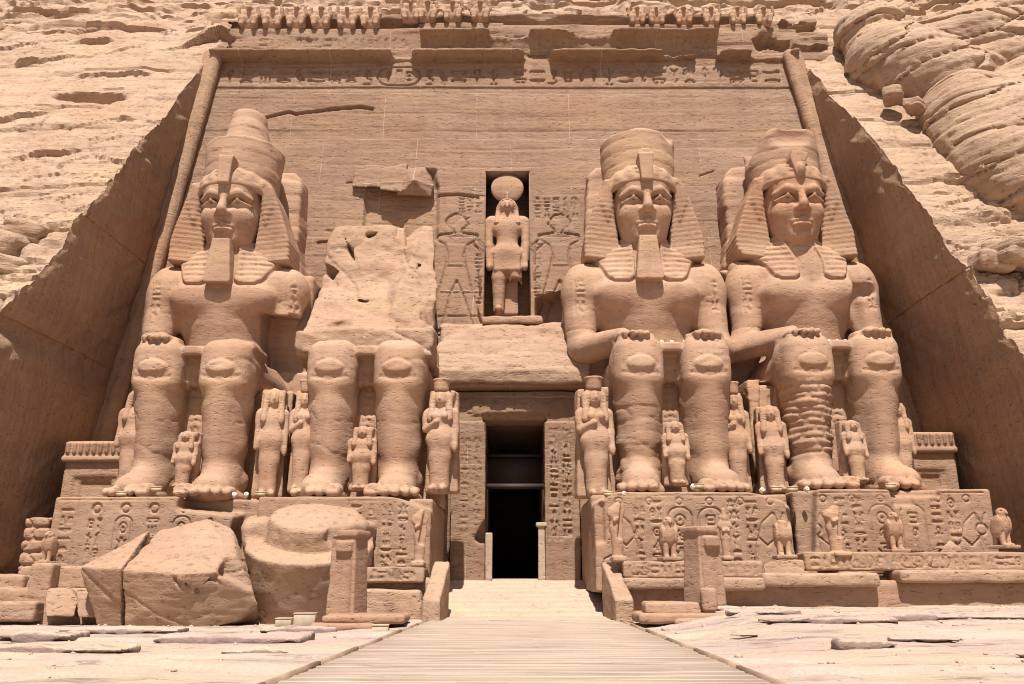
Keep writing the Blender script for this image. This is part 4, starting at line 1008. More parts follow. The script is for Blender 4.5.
colossus('seated_colossus', 'colossus with a flat broken-off crown and long beard, right of the doorway', XP[2], 0, ZP[2], dict(broken_toes=((-1, 0),), flare=.2), 'flat', off=17.0, sway=(-.28, -.28, .96), leg_extra=rough3)
def blocks4(x, y, z):          # blocky masonry repair on one shin
    m = sstep(-2.6, -2.3, x)*sstep(-.2, -.45, x)*sstep(1.2, 1.8, z)*sstep(4.6, 4.2, z)*(y < 2.6)
    zz = z+.12*fbm(x*1.3, y, z*.8, 3); r_ = np.floor(zz/.27); fx = (x*1.25+.43*r_+.5*vnoise(r_*3.1, 0*x, 0*x)) % 1; fz = (zz/.27) % 1
    e = np.minimum(np.minimum(fz, 1-fz)*.27, np.minimum(fx, 1-fx)*.8)
    return m*(.05-.075*sstep(0, .09, e)+.05*vnoise(x*1.25+r_, r_*2.3, 0*x))
def s4head(v): v.cut(box((0, 3.9, 11.55), (1, .5, .35), .1, rot=(0, 8, 0)), k=.15)
def s4body(v):
    v.cut(ell((3.0, 4.6, 9.6), (.55, .5, .3)), ell((2.35, 4.55, 8.8), (.35, .6, 1.1)), k=.25)
colossus('seated_colossus', 'beardless colossus with ragged crown top and patched shin, beside the right recess wall', XP[3], 0, ZP[3], dict(broken_toes=((1, 3), (1, 4)), flare=.16), 'ragged', beard='stub', ur='lotus', off=29.0, sway=(.30, -.02, .88), leg_extra=blocks4, bodycut=s4body)

# rubble stump of the collapsed body, above the broken colossus' knees
st_ = thing('rock_stump', 'rough sloping stump of rock rising behind the legs of the collapsed colossus', 'rock', (XP[1], 36, 10.3))
def stump(v):
    b = np.array((XP[1], 36, 10.3)); h = lambda *L: hull_sdf([tuple(np.array(at(*q))-b) for q in L])
    v.add(h((356, 186, 38.72), (405, 190, 38.7), (345, 250, 38.3), (316, 285, 38.0), (302, 300, 37.5), (345, 300, 37.2), (400, 300, 37.0), (402, 250, 38.3), (300, 310, 40.2), (400, 310, 40.2), (352, 190, 40.2), (410, 196, 40.2)))
    v.add(h((298, 292, 37.8), (330, 282, 37.7), (398, 280, 37.5), (296, 336, 34.4), (340, 336, 34.0), (398, 336, 34.2), (298, 336, 40), (400, 336, 40), (340, 285, 40)), k=.12)
    v.add(h((394, 262, 38.2), (431, 206, 38.95), (433, 258, 37.8), (436, 333, 35.4), (384, 333, 34.6), (388, 298, 36.3), (412, 262, 37.7), (436, 333, 40), (390, 333, 40), (402, 240, 40), (431, 206, 40.5)), k=.08)
    v.add(h((336, 268, 38.0), (372, 262, 38.1), (366, 290, 36.9), (338, 296, 36.8), (350, 300, 38.5)), k=.08)
    for q_, h_, ro in (((352, 215, 38.6), (.35, .8, .9), (0, 20, 25)), ((378, 236, 38.3), (.5, .35, .12), (0, -12, 0)), ((330, 272, 37.8), (.5, .6, .3), (20, 30, 0)), ((372, 305, 36.4), (.7, .3, .1), (0, 18, 0)), ((415, 280, 36.9), (.08, .5, .9), (0, 12, 0)), ((350, 250, 38.0), (.07, .5, .8), (0, -25, 0))): v.cut(box(tuple(np.array(at(*q_))-b), h_, .05, rot=ro), k=.06)
    v.add(box((-.2, -2.2, .35), (2.9, 2.2, .62), .2), k=.3)
    v.cut(ell(tuple(np.array(at(336, 316, 33.8))-b), (.85, 1.3, .55), rot=(0, -20, 0)), k=.12)
    v.cut(cap(tuple(np.array(at(392, 258, 37.2))-b), tuple(np.array(at(400, 225, 38.2))-b), .16, .2), cap(tuple(np.array(at(352, 292, 35.5))-b), tuple(np.array(at(330, 312, 35.2))-b), .15, .2), k=.12)
    v.cut(box(tuple(np.array(at(436, 300, 35.0))-b), (.35, 1.0, .9), .1, rot=(0, 15, 20)), k=.2)
V, Q = vol_mesh((-3.6, -5.2, -.4), (3.6, 3.4, 8.6), .08, stump, .24, .55, 1.2, 3., lambda x, y, z: .10*np.abs(fbm(x*.8+.3*z, y*.8, z*.9, 4))+.06*fbm(x*2, y*2, z*2.4, 4)+(lambda q: .04*np.tanh(8*vnoise(q*1.2, x*.25, y*.2))+.07*sstep(.05, .0, np.abs(vnoise(x*.3+4, y*.3, q*.55))))(z+.45*x))
link('rock', mesh_from('rock_stump', V, Q, True, 35), M_rock, st_)
st_.name = 'rock_stump'

# ---------------------------------------------------------------- pedestals with inscribed fronts
def pedestal(label, x0, x1, z0, z1, seed, plan, broken=None, y0=29.7, side=None):
    r_ = random.Random(seed); c = (x0+x1)/2
    t = thing('inscribed_pedestal', label, 'pedestal', (c, y0, z0), 0, 'pedestals under the colossi')
    R = Relief(x0-c-.2, x1-c+.2, -.1, z1-z0+.2, .025); plan(R, x0-c, x1-c, z1-z0, r_); R.wear(.55, .6, seed)
    def b(v):
        v.add(box((0, 3.3, (z1-z0)/2-.2), ((x1-x0)/2, 3.3, (z1-z0)/2+.2), .10))
        if broken: broken(v, (x1-x0)/2, z1-z0)
        X, Y, Z = v.grid((slice(None),)*3)
        v.F = np.maximum(v.F, (R.at(X+0*Z, Z+0*X)+.0-Y).astype(np.float32))
    fr_ = vol_mesh((x0-c-.4, -.4, -.5), (x1-c+.4, 1.5, z1-z0+.4), .036, b, .045, .8, 1.8, seed*3.)
    bk_ = vol_mesh((x0-c-.4, 1.2, -.5), (x1-c+.4, 6.9, z1-z0+.4), .09, b, .045, .8, 1.8, seed*3.)
    V, Q = cat_mesh([(fr_[0], fr_[1][fr_[0][fr_[1]].mean(1)[:, 1] < 1.40]), (bk_[0], bk_[1][bk_[0][bk_[1]].mean(1)[:, 1] > 1.34])])
    link('block', mesh_from('pedestal_block', V, Q), M_ped, t); return t
def plan_full(R, a, b, h, r_, ncart=2, mid=None):
    w = b-a; m = (a+b)/2 if mid is None else mid
    R.line([(a+.25, .22), (b-.25, .22)], .03, .05); R.line([(a+.25, h-.12), (b-.25, h-.12)], .03, .05)
    R.cartouche(m-1.0, m-.12, .5, h-.55, ['sun', 'man', 'scarab'], .036, .075); R.cartouche(m+.12, m+1.0, .5, h-.55, ['stool', 'feather', 'water'], .036, .075)
    for s in (-1, 1):
        for k in range(2): R.column(m+s*(1.15+.62*k) if s > 0 else m-1.7-.62*k, m+s*(1.7+.62*k) if s > 0 else m-1.15-.62*k, .3, h-.2, r_, .034, .075, False, s < 0)
        # kneeling figures tying plants
        o = m+s*3.0
        R.line([(o-s*.5, .3), (o+s*.45, .3), (o+s*.35, .75), (o-s*.1, .95), (o-s*.05, 1.55), (o-s*.45, 1.2), (o-s*.75, 1.5)], .034, .075)
        R.line(circ(o, 1.78, .2, 10), .034, .07); R.line([(o, 1.95), (o-.15, 2.35)], .04, .06); R.line([(o+.05, 1.95), (o+.2, 2.35)], .04, .06)
        R.line([(o-s*.9, .35), (o-s*.85, 1.2), (o-s*.6, 2.0), (o-s*.2, 2.35)], .04, .06)
        if abs(b-o) > .7 and abs(o-a) > .7: R.line([(o+s*.5, .3), (o+s*.62, 1.4), (o+s*.45, 2.2), (o+s*.05, 2.5)], .04, .06)
    for k in range(6): R.line(circ(a+.9+(w-1.8)*k/5, h-.34, .13, 10), .034, .07)
def plan_cols(R, a, b, h, r_):
    R.line([(a+.1, h-.15), (b-.1, h-.15)], .03, .05); n = max(2, int((b-a)/.62)); w = (b-a-.4)/n
    for k in range(n): R.column(a+.2+w*k, a+.2+w*(k+1)-.06, .15, h-.2, r_, .034, .075, k % 2 == 0)
def plan_left(R, a, b, h, r_):
    R.line([(a+.2, h-.12), (b-.2, h-.12)], .03, .05); R.line([(a+.9, .1), (a+.9, h-.1)], .03, .05)
    for k in range(5):
        x = a+1.6+1.05*k; R.line(circ(x, h-.42, .16, 10), .05, .08)
        if k % 2: R.cartouche(x-.3, x+.3, .35, h-.7, ['sun', 'scarab', 'neb'], .034, .075)
        else: R.column(x-.35, x+.35, .2, h-.65, r_, .034, .075, False)
    R.column(a+.25, a+.85, .2, h-.3, r_, .04, .06, False)
def br1(v, w, h): v.cut(box((w-1.1, -.2, h+.1), (1.6, 1.3, .75), .15, rot=(8, 6, 0)), box((w-.1, .3, h-.6), (.5, .9, 1.5), .1, rot=(0, 12, 0)), k=.15)
def br3(v, w, h): v.cut(box((-w, -.1, h), (.9, 1.2, .35), .1, rot=(0, -28, 0)), box((w-.3, -.2, h+.05), (1.2, 1.1, .38), .1, rot=(0, 16, 0)), box((-w+.1, -.2, h-1.1), (.25, .4, .7), .1), box((w, 0, h-1.4), (.25, .6, 1.6), .1, rot=(0, -6, 0)), k=.15)
def br4(v, w, h): v.cut(box((-w, -.2, h-1.2), (.55, .8, 1.8), .2, rot=(0, 8, 0)), box((-1.0+1.8, -.5, h+.05), (.9, .8, .3), .1), box((.3, -.5, h-.1), (.35, .65, .5), .1), k=.15)
def br2(v, w, h): v.cut(box((w-.5, -.2, h+.1), (1.0, .9, .35), .1, rot=(0, 20, 0)), k=.15)
pedestal('long inscribed pedestal behind the angular fallen block, under the tall-crowned colossus', -16.75, -9.5, 1.2, ZP[0], 5, plan_left, br1)
pedestal('short inscribed pedestal just left of the doorway, beside the fallen drum', -9.3, -2.95, 1.2, ZP[1], 8, lambda R, a, b, h, r_: plan_cols(R, b-3.2, b-.5, h, r_), br2)
pedestal('inscribed pedestal with a pair of upright cartouches, just right of the doorway', 3.0, 10.35, 1.2, ZP[2], 13, plan_full, br3)
pedestal('inscribed pedestal at the right end, against the right recess wall', 10.5, 17.55, 1.2, ZP[3], 21, plan_full, br4)
# ---------------------------------------------------------------- standing family figures beside the colossi's legs (unit height)
def cyl(c, r, h, rd=.03, taper=0.0, rot=None, sy=1.0):       # r at the bottom, r-taper at the top, h half height
    R = rotm(rot) if rot else None
    def f(X, Y, Z):
        x, y, z = _loc(X, Y, Z, c, R)
        a = np.sqrt(x*x+(y/sy)**2)-(r-taper*(z/h+1)*.5)+rd; b = np.abs(z)-h+rd
        return np.sqrt(np.maximum(a, 0)**2+np.maximum(b, 0)**2)+np.minimum(np.maximum(a, b), 0)-rd
    m = max(r, r-taper)
    return (f,)+_bb(c, (m, m*sy, h), R)
def fig_body(v, kind):
    v.add(cap((0, 0, .06), (0, 0, .30), .085, .088, sc=(1.15, 1, 1)), cap((0, 0, .30), (0, 0, .47), .088, .108, sc=(1.2, .9, 1)), k=.04)
    v.cut(cap((0, -.11, .03), (0, -.11, .40), .016, .02), k=.03)
    v.add(cap((-.045, 0, .02), (-.055, -.13, .018), .035, .03), cap((.045, 0, .02), (.055, -.13, .018), .035, .03), k=.02)
    v.add(cap((0, 0, .47), (0, .0, .58), .10, .075, sc=(1.2, .9, 1)), k=.05)
    v.add(ell((0, .0, .65), (.115, .075, .08)), k=.05); v.add(cap((-.12, .01, .705), (.12, .01, .705), .042, .042), k=.05)
    if kind == 'queen': v.add(ell((-.05, -.07, .655), (.04, .035, .036)), ell((.05, -.07, .655), (.04, .035, .036)), k=.02)
    v.add(cap((.145, .01, .69), (.15, .0, .53), .038, .03), cap((.15, 0, .53), (.15, -.03, .40), .03, .026), ell((.15, -.035, .375), (.028, .03, .04)), k=.02)
    if kind == 'queen': v.add(cap((-.145, .01, .69), (-.15, -.02, .55), .038, .032), cap((-.15, -.02, .55), (-.02, -.10, .60), .03, .025), k=.02)
    else: v.add(cap((-.145, .01, .69), (-.15, .0, .53), .038, .03), cap((-.15, 0, .53), (-.15, -.03, .40), .03, .026), k=.02)
    v.add(cap((0, 0, .70), (0, -.01, .79), .04, .04), k=.02)
    v.add(ell((0, -.015, .825), (.056, .065, .072)), ell((0, -.03, .795), (.045, .05, .045)), k=.02)
    v.add(cap((0, -.075, .845), (0, -.088, .815), .009, .014), k=.01)
    for s in (-1, 1): v.cut(ell((s*.024, -.076, .838), (.016, .012, .009)), k=.01)
    v.add(ell((0, -.072, .786), (.02, .012, .008)), k=.006)
def fig_wig(v, kind):
    v.add(ell((0, .02, .84), (.092, .085, .078)))
    for s in (-1, 1): v.add(cap((s*.082, .0, .84), (s*.088, -.035, .64), .034, .042), k=.04)
    v.add(box((0, .06, .76), (.12, .05, .11), .04), k=.03)
    v.cut(ell((0, -.09, .81), (.058, .08, .075)), k=.01)
    v.warp(lambda x, y, z: .003*np.sin(z*260))
def fig_crown(v): v.add(cyl((0, .0, .945), .072, .055, .008, taper=-.014), cyl((0, 0, .992), .095, .012, .008))
def fig_slab(v): v.add(box((0, .16, .46), (.165, .08, .46), .02, tx=.025)); v.cut(box((.17, .08, .87), (.05, .06, .12), .02, rot=(0, 20, 0)), k=.03)
def unit_mesh(nm, fn, kind=None, r=.0125, lo=(-.27, -.22, -.02), hi=(.27, .28, 1.05), am=.008, off=0.0):
    V, Q = vol_mesh(lo, hi, r, (lambda v: fn(v, kind)) if kind else fn, am, 6, 1.5, off); return mesh_from(nm, V, Q)
FM = {k: (unit_mesh('figure_body', fig_body, k), unit_mesh('figure_wig', fig_wig, k)) for k in ('queen', 'child')}
FC = unit_mesh('figure_crown', fig_crown); FS = unit_mesh('figure_slab', fig_slab)
for m_ in (FC, FS): m_.materials.append(M_stat)
for k in FM:
    for m_ in FM[k]: m_.materials.append(M_stat)
def figure(label, px, pyb, pyt, Y, kind='queen', rz=0.0, slab_=True, wsc=1.0):
    b = at(px, pyb, Y); tp = at(px, pyt, Y+.2); H = (tp[2]-b[2])/(1.0 if kind == 'queen' else .93)
    t = thing('standing_figure', label, 'statue', b, rz, 'family statues beside the colossi legs'); t.scale = (H*wsc*.9, H*wsc*.9, H)
    link('body', FM[kind][0], None, t); link('wig', FM[kind][1], None, t)
    if kind == 'queen': link('crown', FC, None, t)
    if slab_: link('back_slab', FS, None, t)
    return t
QW = 'carved woman with a tall round crown and long wig, '
figure(QW+'standing just right of the doorway', 597, 497, 379, 31.6, 'queen', .12, wsc=1.0)
figure(QW+'standing just left of the doorway', 439, 492, 381, 31.6, 'queen', -.12)
figure('slim carved figure half hidden outside the outer leg of the tall-crowned colossus', 127, 492, 388, 32.0, 'child', 0)
figure('small carved figure between the shins of the tall-crowned colossus', 181, 488, 431, 31.0, 'child', 0, wsc=1.25)
figure('small carved figure in a flared robe between the legs of the collapsed colossus', 360, 490, 426, 30.9, 'child', 0, wsc=1.3)
figure('small carved figure between the shins of the flat-crowned colossus', 678, 485, 421, 30.9, 'child', 0, wsc=1.2)
figure('worn small figure between the shins of the beardless colossus', 859, 482, 420, 30.9, 'child', .1, wsc=1.15)
figure('tall narrow figure on a slab beside the inner leg of the tall-crowned colossus', 266, 497, 388, 32.0, 'child', .25, wsc=.85)
figure('tall carved figure left of the collapsed colossus legs', 299, 492, 382, 32.0, 'queen', .1, wsc=.8)
figure('carved figure beside the outer leg of the flat-crowned colossus', 740, 492, 384, 32.2, 'queen', -.1, wsc=.85)
figure('weathered tall figure beside the inner leg of the beardless colossus', 777, 492, 405, 32.0, 'child', -.1)
figure('slim figure half hidden outside the outer leg of the beardless colossus', 908, 488, 402, 32.0, 'child', -.2, wsc=.8)
# carved panels standing in the gaps between the thrones
def panel(label, px0, px1, pyb, pyt, Y, off):
    a = at(px0, pyb, Y); b = at(px1, pyt, Y)
    o = slab('carved_panel', (a[0], Y, a[2]), (b[0], Y+1.6, b[2]), M_stat, .07, .05, .06, off); return tag(o, label, 'panel', 'stone panels between the thrones')
panel('upright stone panel between the thrones of the tall-crowned and the collapsed colossus', 277, 293, 500, 391, 33.2, 2.)
def brkn(v, c, h): v.cut(box((c[0]-h[0]*.1, c[1]-h[1], c[2]+.2), (.3, .7, 2.2), .1, rot=(0, 6, 0)), k=.1)
a_ = at(757, 497, 33.0); b_ = at(781, 378, 33.0)
tag(slab('carved_panel', (a_[0], 33, a_[2]), (b_[0], 34.6, b_[2]), M_stat, .07, .12, .06, 7., extra=brkn), 'cracked broken panel between the thrones of the flat-crowned and the beardless colossus', 'panel', 'stone panels between the thrones')

# ---------------------------------------------------------------- falcon-headed sun god in the niche
ng = at(507, 312, facade_y(14)+.95)
god = thing('niche_statue', 'falcon-headed god with a sun disc on its head, standing in the niche above the doorway', 'statue', ng); god.scale = (.96, .96, .965)
def gb(v):
    for s in (-1, 1):
        if s < 0:
            v.add(cap((s*.46, .35, .2), (s*.45, .2, 2.0), .30, .38), k=.15)
            v.add(cap((s*.46, .3, .12), (s*.46, -.35, .1), .2, .17), k=.1)
        v.add(cap((s*.45, .2, 2.0), (s*.36, .15, 3.3), .38, .46), k=.15)
    v.add(ell((0, .15, 3.4), (.82, .5, .5)), cap((0, .15, 3.5), (0, .15, 4.4), .40, .38, sc=(1.5, 1, 1)), k=.25)
    v.add(prism([(-.75, 3.4), (.75, 3.4), (.72, 2.3), (-.72, 2.3)], -.28, .4, .1), k=.1)
    v.add(ell((0, .15, 5.0), (.95, .5, .62)), cap((-.85, .2, 5.45), (.85, .2, 5.45), .28, .28), k=.3)
    for s in (-1, 1):
        v.add(cap((s*1.0, .2, 5.35), (s*1.02, .15, 3.9), .27, .21), cap((s*1.02, .15, 3.9), (s*.98, -.05, 2.75), .21, .17), ell((s*.98, -.1, 2.55), (.17, .2, .22)), k=.12)
    v.add(cap((0, .15, 5.5), (0, .1, 6.0), .36, .36), k=.15)
    v.add(ell((0, .05, 6.2), (.42, .45, .42))); v.add(cap((0, -.35, 6.2), (0, -.5, 5.98), .17, .07), k=.08)
    for s in (-1, 1): v.cut(ell((s*.2, -.36, 6.27), (.1, .06, .07)), k=.04)
    v.cut(box((.85, -.2, 1.2), (.75, .95, .62), .12, rot=(0, 10, 0)), k=.1)
V, Q = vol_mesh((-1.5, -.9, -.1), (1.5, 1.2, 6.8), .055, gb, .025, 1.2, 2, 4.)
link('body', mesh_from('niche_god', V, Q), M_stat, god)
def gw(v):
    v.add(ell((0, .2, 6.25), (.56, .5, .52)))
    for s in (-1, 1): v.add(cap((s*.46, .2, 6.15), (s*.56, -.12, 5.15), .16, .19), k=.15)
    v.cut(ell((0, -.45, 6.12), (.44, .62, .62)), k=.04); v.warp(lambda x, y, z: .015*np.sin(z*40))
V, Q = vol_mesh((-1, -.7, 4.5), (1, 1, 7), .05, gw, .015, 1.2, 2, 4.); link('wig', mesh_from('niche_wig', V, Q), M_stat, god)
V, Q = vol_mesh((-1.1, -.5, 6.4), (1.1, .8, 8.6), .055, lambda v: (v.add(ell((0, .2, 7.45), (.93, .26, .88))), v.add(cap((0, -.1, 6.6), (0, -.12, 7.0), .1, .07), k=.05)), .012, 1.2, 2, 4.)
link('sun_disc', mesh_from('sun_disc', V, Q), M_stat, god)
V, Q = vol_mesh((-1.6, .1, -.1), (1.6, 1.3, 6.0), .09, lambda v: v.add(box((0, .85, 2.8), (.62, .35, 2.8), .05)), .02); link('back_slab', mesh_from('niche_back', V, Q), M_stat, god)
rub = slab('fallen_slab', (-1.5, 36.35, 13.0), (1.5, 39.0, 13.42), M_rock, .07, .16, .12, 6.)
tag(rub, 'broken pale slab lying at the foot of the niche statue', 'rock')

# ---------------------------------------------------------------- baboons of the top frieze (unit height)
def bab(v, var):
    v.add(ell((0, .1, .34), (.27, .26, .34)), ell((0, .02, .62), (.30, .24, .24)), k=.12)          # body and mane
    v.add(ell((0, -.04, .83), (.16, .17, .16)), k=.05); v.add(cap((0, -.16, .80), (0, -.30, .75), .10, .075), k=.05)
    for s in (-1, 1):
        v.cut(ell((s*.06, -.2, .87), (.035, .04, .03)), k=.02)
        v.add(cap((s*.2, .0, .1), (s*.24, -.2, .34), .12, .10), cap((s*.24, -.2, .34), (s*.22, -.24, .06), .09, .09), k=.14)
        if var != 2 or s > 0: v.add(cap((s*.27, -.05, .58), (s*.36, -.2, .46), .085, .075), cap((s*.36, -.2, .46), (s*.34, -.28, .74), .075, .06), k=.04)
    if var == 1: v.cut(box((.2, -.2, .9), (.25, .3, .2), .05, rot=(0, 30, 0)), k=.08)
BM = [unit_mesh('baboon_body', bab, k, .022, (-.5, -.45, -.02), (.5, .5, 1.1), .025, k*3.) for k in (0, 1, 2)] if False else []
for k in (0, 1, 2):
    V, Q = vol_mesh((-.52, -.46, -.03), (.52, .5, 1.1), .021, lambda v: bab(v, k), .025, 3.0, 1.5, k*3.3)
    me = mesh_from('baboon', V, Q); me.materials.append(M_stat); BM.append(me)
ordn = ('first', 'second', 'third', 'fourth', 'fifth', 'sixth')
def baboons(xs_, py0, py1, Y, where, vs):
    for i, px in enumerate(xs_):
        b = at(px, py0, Y); tp = at(px, py1, Y); H = (tp[2]-b[2])*1.05
        o = link('baboon_statue', BM[vs[i] % 3]); o.location = b; o.scale = (H*1.05, H*.95, H); o.rotation_euler[2] = 0.1*math.sin(i*2.1)
        tag(o, 'squatting baboon with raised paws, %s from the left %s' % (ordn[i], where), 'statue', 'baboon frieze along the top of the facade')
baboons((249, 272, 297, 321, 347, 371), 29, 8, 40.3, 'in the left top frieze run', (0, 2, 0, 0, 1, 0))
baboons((411, 427, 453, 480), 22.5, 2, 40.3, 'on the projecting middle frieze', (1, 0, 2, 0))
baboons((637, 656, 684, 711, 737, 764), 26, 8, 40.3, 'in the right top frieze run', (0, 1, 0, 0, 2, 0))

# ---------------------------------------------------------------- stone blocks and boulders
def boulder(name, label, cat, pts, mat=M_rock, r=.06, am=.08, sc=.7, off=0.0, st=None, extra=None, group=None, zs=1.5):
    P = np.array(pts, float); base = np.array([P[:, 0].mean(), P[:, 1].mean(), P[:, 2].min()]); P = P-base
    def b(v):
        v.add(hull_sdf([tuple(p) for p in P]))
        if extra: extra(v, base)
    fn = (lambda x, y, z: (st(x, y, z) if st else 0)+.03*fbm(x*1.9+off, y*1.9, z*2.4, 4)+.05*np.abs(fbm(x*.7+off, y*.7, z*.8, 3))+.05*sstep(.035, .0, np.abs(vnoise(x*.35+off, y*.35, (z+.35*x)*.8))))
    V, Q = vol_mesh(P.min(0)-.3, P.max(0)+.3, r, b, am, sc, zs, off, fn)
    o = link(name, mesh_from(name, V, Q, True, 35), mat); o.location = base; return tag(o, label, cat, group)
A = at
def mk(base): return lambda px, py, Y: tuple(np.array(at(px, py, Y))-base)
def rf(v, base):
    p = mk(base)
    for q in (((196, 583, 25.75), (214, 579, 25.75), (222, 586, 25.8), (214, 592, 25.8), (198, 592, 25.75), (196, 583, 25.75)),):
        for a, b in zip(q[:-1], q[1:]): v.cut(cap(p(*a), p(*b), .05, .05), k=.04)
    for a, b in (((176, 580, 25.65), (190, 600, 25.6)), ((183, 578, 25.65), (196, 597, 25.6)), ((150, 612, 25.6), (160, 620, 25.6))): v.cut(cap(p(*a), p(*b), .05, .04), k=.04)
    v.cut(box(p(246, 560, 26.3), (.55, .5, .7), .1, rot=(0, 25, 20)), k=.2)
boulder('fallen_block', 'large angular fallen block with pale sloping top and faint carved signs, beside the drum', 'rock',
 [A(125, 628, 26.5), A(200, 631, 26.2), A(236, 622, 26.4), A(258, 604, 26.4), A(122, 570, 25.9), A(186, 574, 25.4), A(240, 570, 25.8), A(208, 519, 28.9), A(232, 529, 28.9), A(160, 528, 28.9), A(246, 560, 28), (-12.6, 29.2, -.3), (-8.6, 29.2, -.3)],
 M_rock, .055, .05, .6, 3., strata(.02, .55, .5, 2.), rf)
boulder('fallen_block', 'narrow shaded fallen block split off the left end of the large angular one', 'rock',
 [A(79, 567, 26.4), A(121, 569, 25.8), A(121, 628, 26.6), A(97, 625, 26.8), A(122, 548, 27.6), A(150, 529, 29), (-13.9, 29, -.3), (-12.2, 29, -.3), A(84, 575, 26.6)], M_rock, .055, .05, .8, 5.)
# fallen drum: part of a colossal crown, widening upward, with a raised core
dc = A(298, 622, 27.8); drum = thing('fallen_drum', 'huge rounded fallen piece of a colossal crown with a broken rim, behind the left stele', 'rock', (dc[0], 29.0, -.15))
def dr(v):
    v.add(cyl((0, 0, 1.25), 1.80, 1.45, .10, taper=-.38, rot=(20, 3, 0)))
    v.add(ell((-.1, .25, .7), (1.75, 1.75, 1.0)), k=.3)
    v.add(cyl((.10, -.10, 2.95), 1.72, .62, .16, taper=.15, rot=(20, 5, 0)), k=.06)
    v.add(ell((.2, .1, 3.45), (1.35, 1.3, .42), rot=(16, 4, 0)), k=.3)
    v.add(box((-1.95, .7, 2.0), (.50, 1.2, 1.55), .25, rot=(8, -12, 14)), box((1.45, .7, 2.5), (.55, 1.1, .95), .25, rot=(0, 12, -10)), k=.25)
    v.cut(box((1.7, -1.5, 3.1), (.6, .6, .7), .15, rot=(0, 20, 30)), box((-1.0, -1.2, 3.85), (1.0, .8, .35), .1, rot=(18, -14, 0)), box((2.1, -1.4, 2.1), (.45, .5, .45), .1, rot=(0, 30, 20)), k=.2)
    v.cut(cap((.55, -2.4, 2.0), (.5, -2.0, 3.4), .035, .05), cap((-.2, -2.3, 2.3), (-.35, -1.9, 3.3), .03, .04), k=.03)
V, Q = vol_mesh((-3.1, -2.9, -.1), (3.1, 3, 4.5), .062, dr, .06, .8, 1.4, 8., lambda x, y, z: .05*fbm(x*2.2, y*2.2, z*2.2, 4)*sstep(1.9, 2.5, z))
link('drum', mesh_from('fallen_drum', V, Q, True, 40), M_rock, drum)
RG = 'broken masonry at the left end of the terrace'
def blk(label, px0, py0, px1, py1, Y, d, mat=M_rock, r=.06, am=.07, off=0.0, name='stone_block', cat='stone block', group=None, rd=.1, extra=None):
    a = at(px0, py1, Y); b = at(px1, py0, Y)
    o = slab(name, (a[0], Y, a[2]), (b[0], Y+d, b[2]), mat, r, am, rd, off, extra=extra); return tag(o, label, cat, group)
blk('squared stone block carrying the small falcon at the left end', 24, 563, 53, 601, 28.0, 1.1, off=1., group=RG)
blk('long low stone course at the bottom left edge, in front of the falcon block', -30, 601, 36, 622, 27.4, 1.5, off=2., group=RG, am=.1)
blk('flat stone ledge behind the falcon block at the left edge', -40, 575, 25, 598, 28.4, 1.5, off=3., group=RG, am=.1)
blk('short stone course between the falcon block and the long pedestal', 50, 566, 88, 590, 28.5, 1.0, off=4., group=RG)
boulder('stone_block', 'rounded loose stone in front of the falcon block', 'stone block', [A(45, 590, 27.3), A(70, 586, 27.3), A(79, 600, 27.2), A(74, 617, 27), A(46, 616, 27), A(44, 602, 27.1), A(50, 588, 28.2), A(76, 590, 28.2), A(76, 616, 28), A(46, 616, 28)], M_rock, .05, .06, .9, 6., group=RG)
boulder('stone_block', 'small stone wedged beside the narrow shaded block', 'stone block', [A(76, 592, 27.2), A(94, 590, 27.2), A(97, 618, 27), A(78, 618, 27), A(80, 592, 28), A(95, 592, 28), A(95, 616, 28)], M_rock, .05, .06, .9, 9., group=RG)
o = blk('rubble stone wall at the far left, next to the long pedestal', 14, 517, 51, 578, 30.2, 1.2, M_rock, .06, .05, 12., 'rubble_wall', 'wall', extra=lambda v, c, h: v.warp(lambda x, y, z: -.07*(sstep(.12, .0, np.abs(((z+.1*np.sin(x*3))/.42) % 1-.5)*.84-.30+.12)-.5)-.10*np.exp(-(np.minimum((z/.45) % 1, 1-(z/.45) % 1)/.10)**2)-.08*np.exp(-((((x*1.6+.5*np.floor(z/.45)) % 1)-.5)/.06)**2) if False else .10*np.exp(-(np.minimum((z/.45) % 1, 1-(z/.45) % 1)/.12)**2)+.09*np.exp(-((((x*1.5+.5*np.floor(z/.45)+.2*np.sin(z*9)) % 1)-.5)/.07)**2)))

# terrace front: inscribed parapet course, ledges, lower wall
def course(label, px0, px1, pyt, pyb, Y, d, seed, glyphs=True, mat=M_ped, name='terrace_parapet', cat='parapet', am=.05, rd=.06, brk=None):
    pm_ = (px0+px1)/2; a = at(pm_, pyb, Y); tq = at(pm_, pyt, Y); x0 = at(px0, pyb, Y)[0]; x1 = at(px1, pyb, Y)[0]
    base = np.array([(x0+x1)/2, Y, a[2]]); h = tq[2]-a[2]; w_ = x1-x0; r_ = random.Random(seed)
    R = Relief(-w_/2-.1, w_/2+.1, -.1, h+.2, .025)
    if glyphs: R.row(-w_/2+.2, w_/2-.2, .1, h-.1, r_, .035, .055); R.line([(-w_/2, h-.06), (w_/2, h-.06)], .02, .03); R.wear(.6, .7, seed)
    def b(v):
        v.add(box((0, d/2, h/2), (w_/2, d/2, h/2), rd))
        if brk: brk(v, w_/2, h)
        X, Y_, Z = v.grid((slice(None),)*3); v.F = np.maximum(v.F, (R.at(X+0*Z, Z+0*X)-Y_).astype(np.float32))
    V, Q = vol_mesh((-w_/2-.25, -.3, -.25), (w_/2+.25, d+.25, h+.25), .05, b, am, .9, 1.8, seed*2.1)
    o = link(name, mesh_from(name, V, Q), mat); o.location = base; return tag(o, label, cat)
course('inscribed parapet course right of the ramp, under the flat-crowned colossus', 624, 764, 561, 578, 28.2, .9, 31)
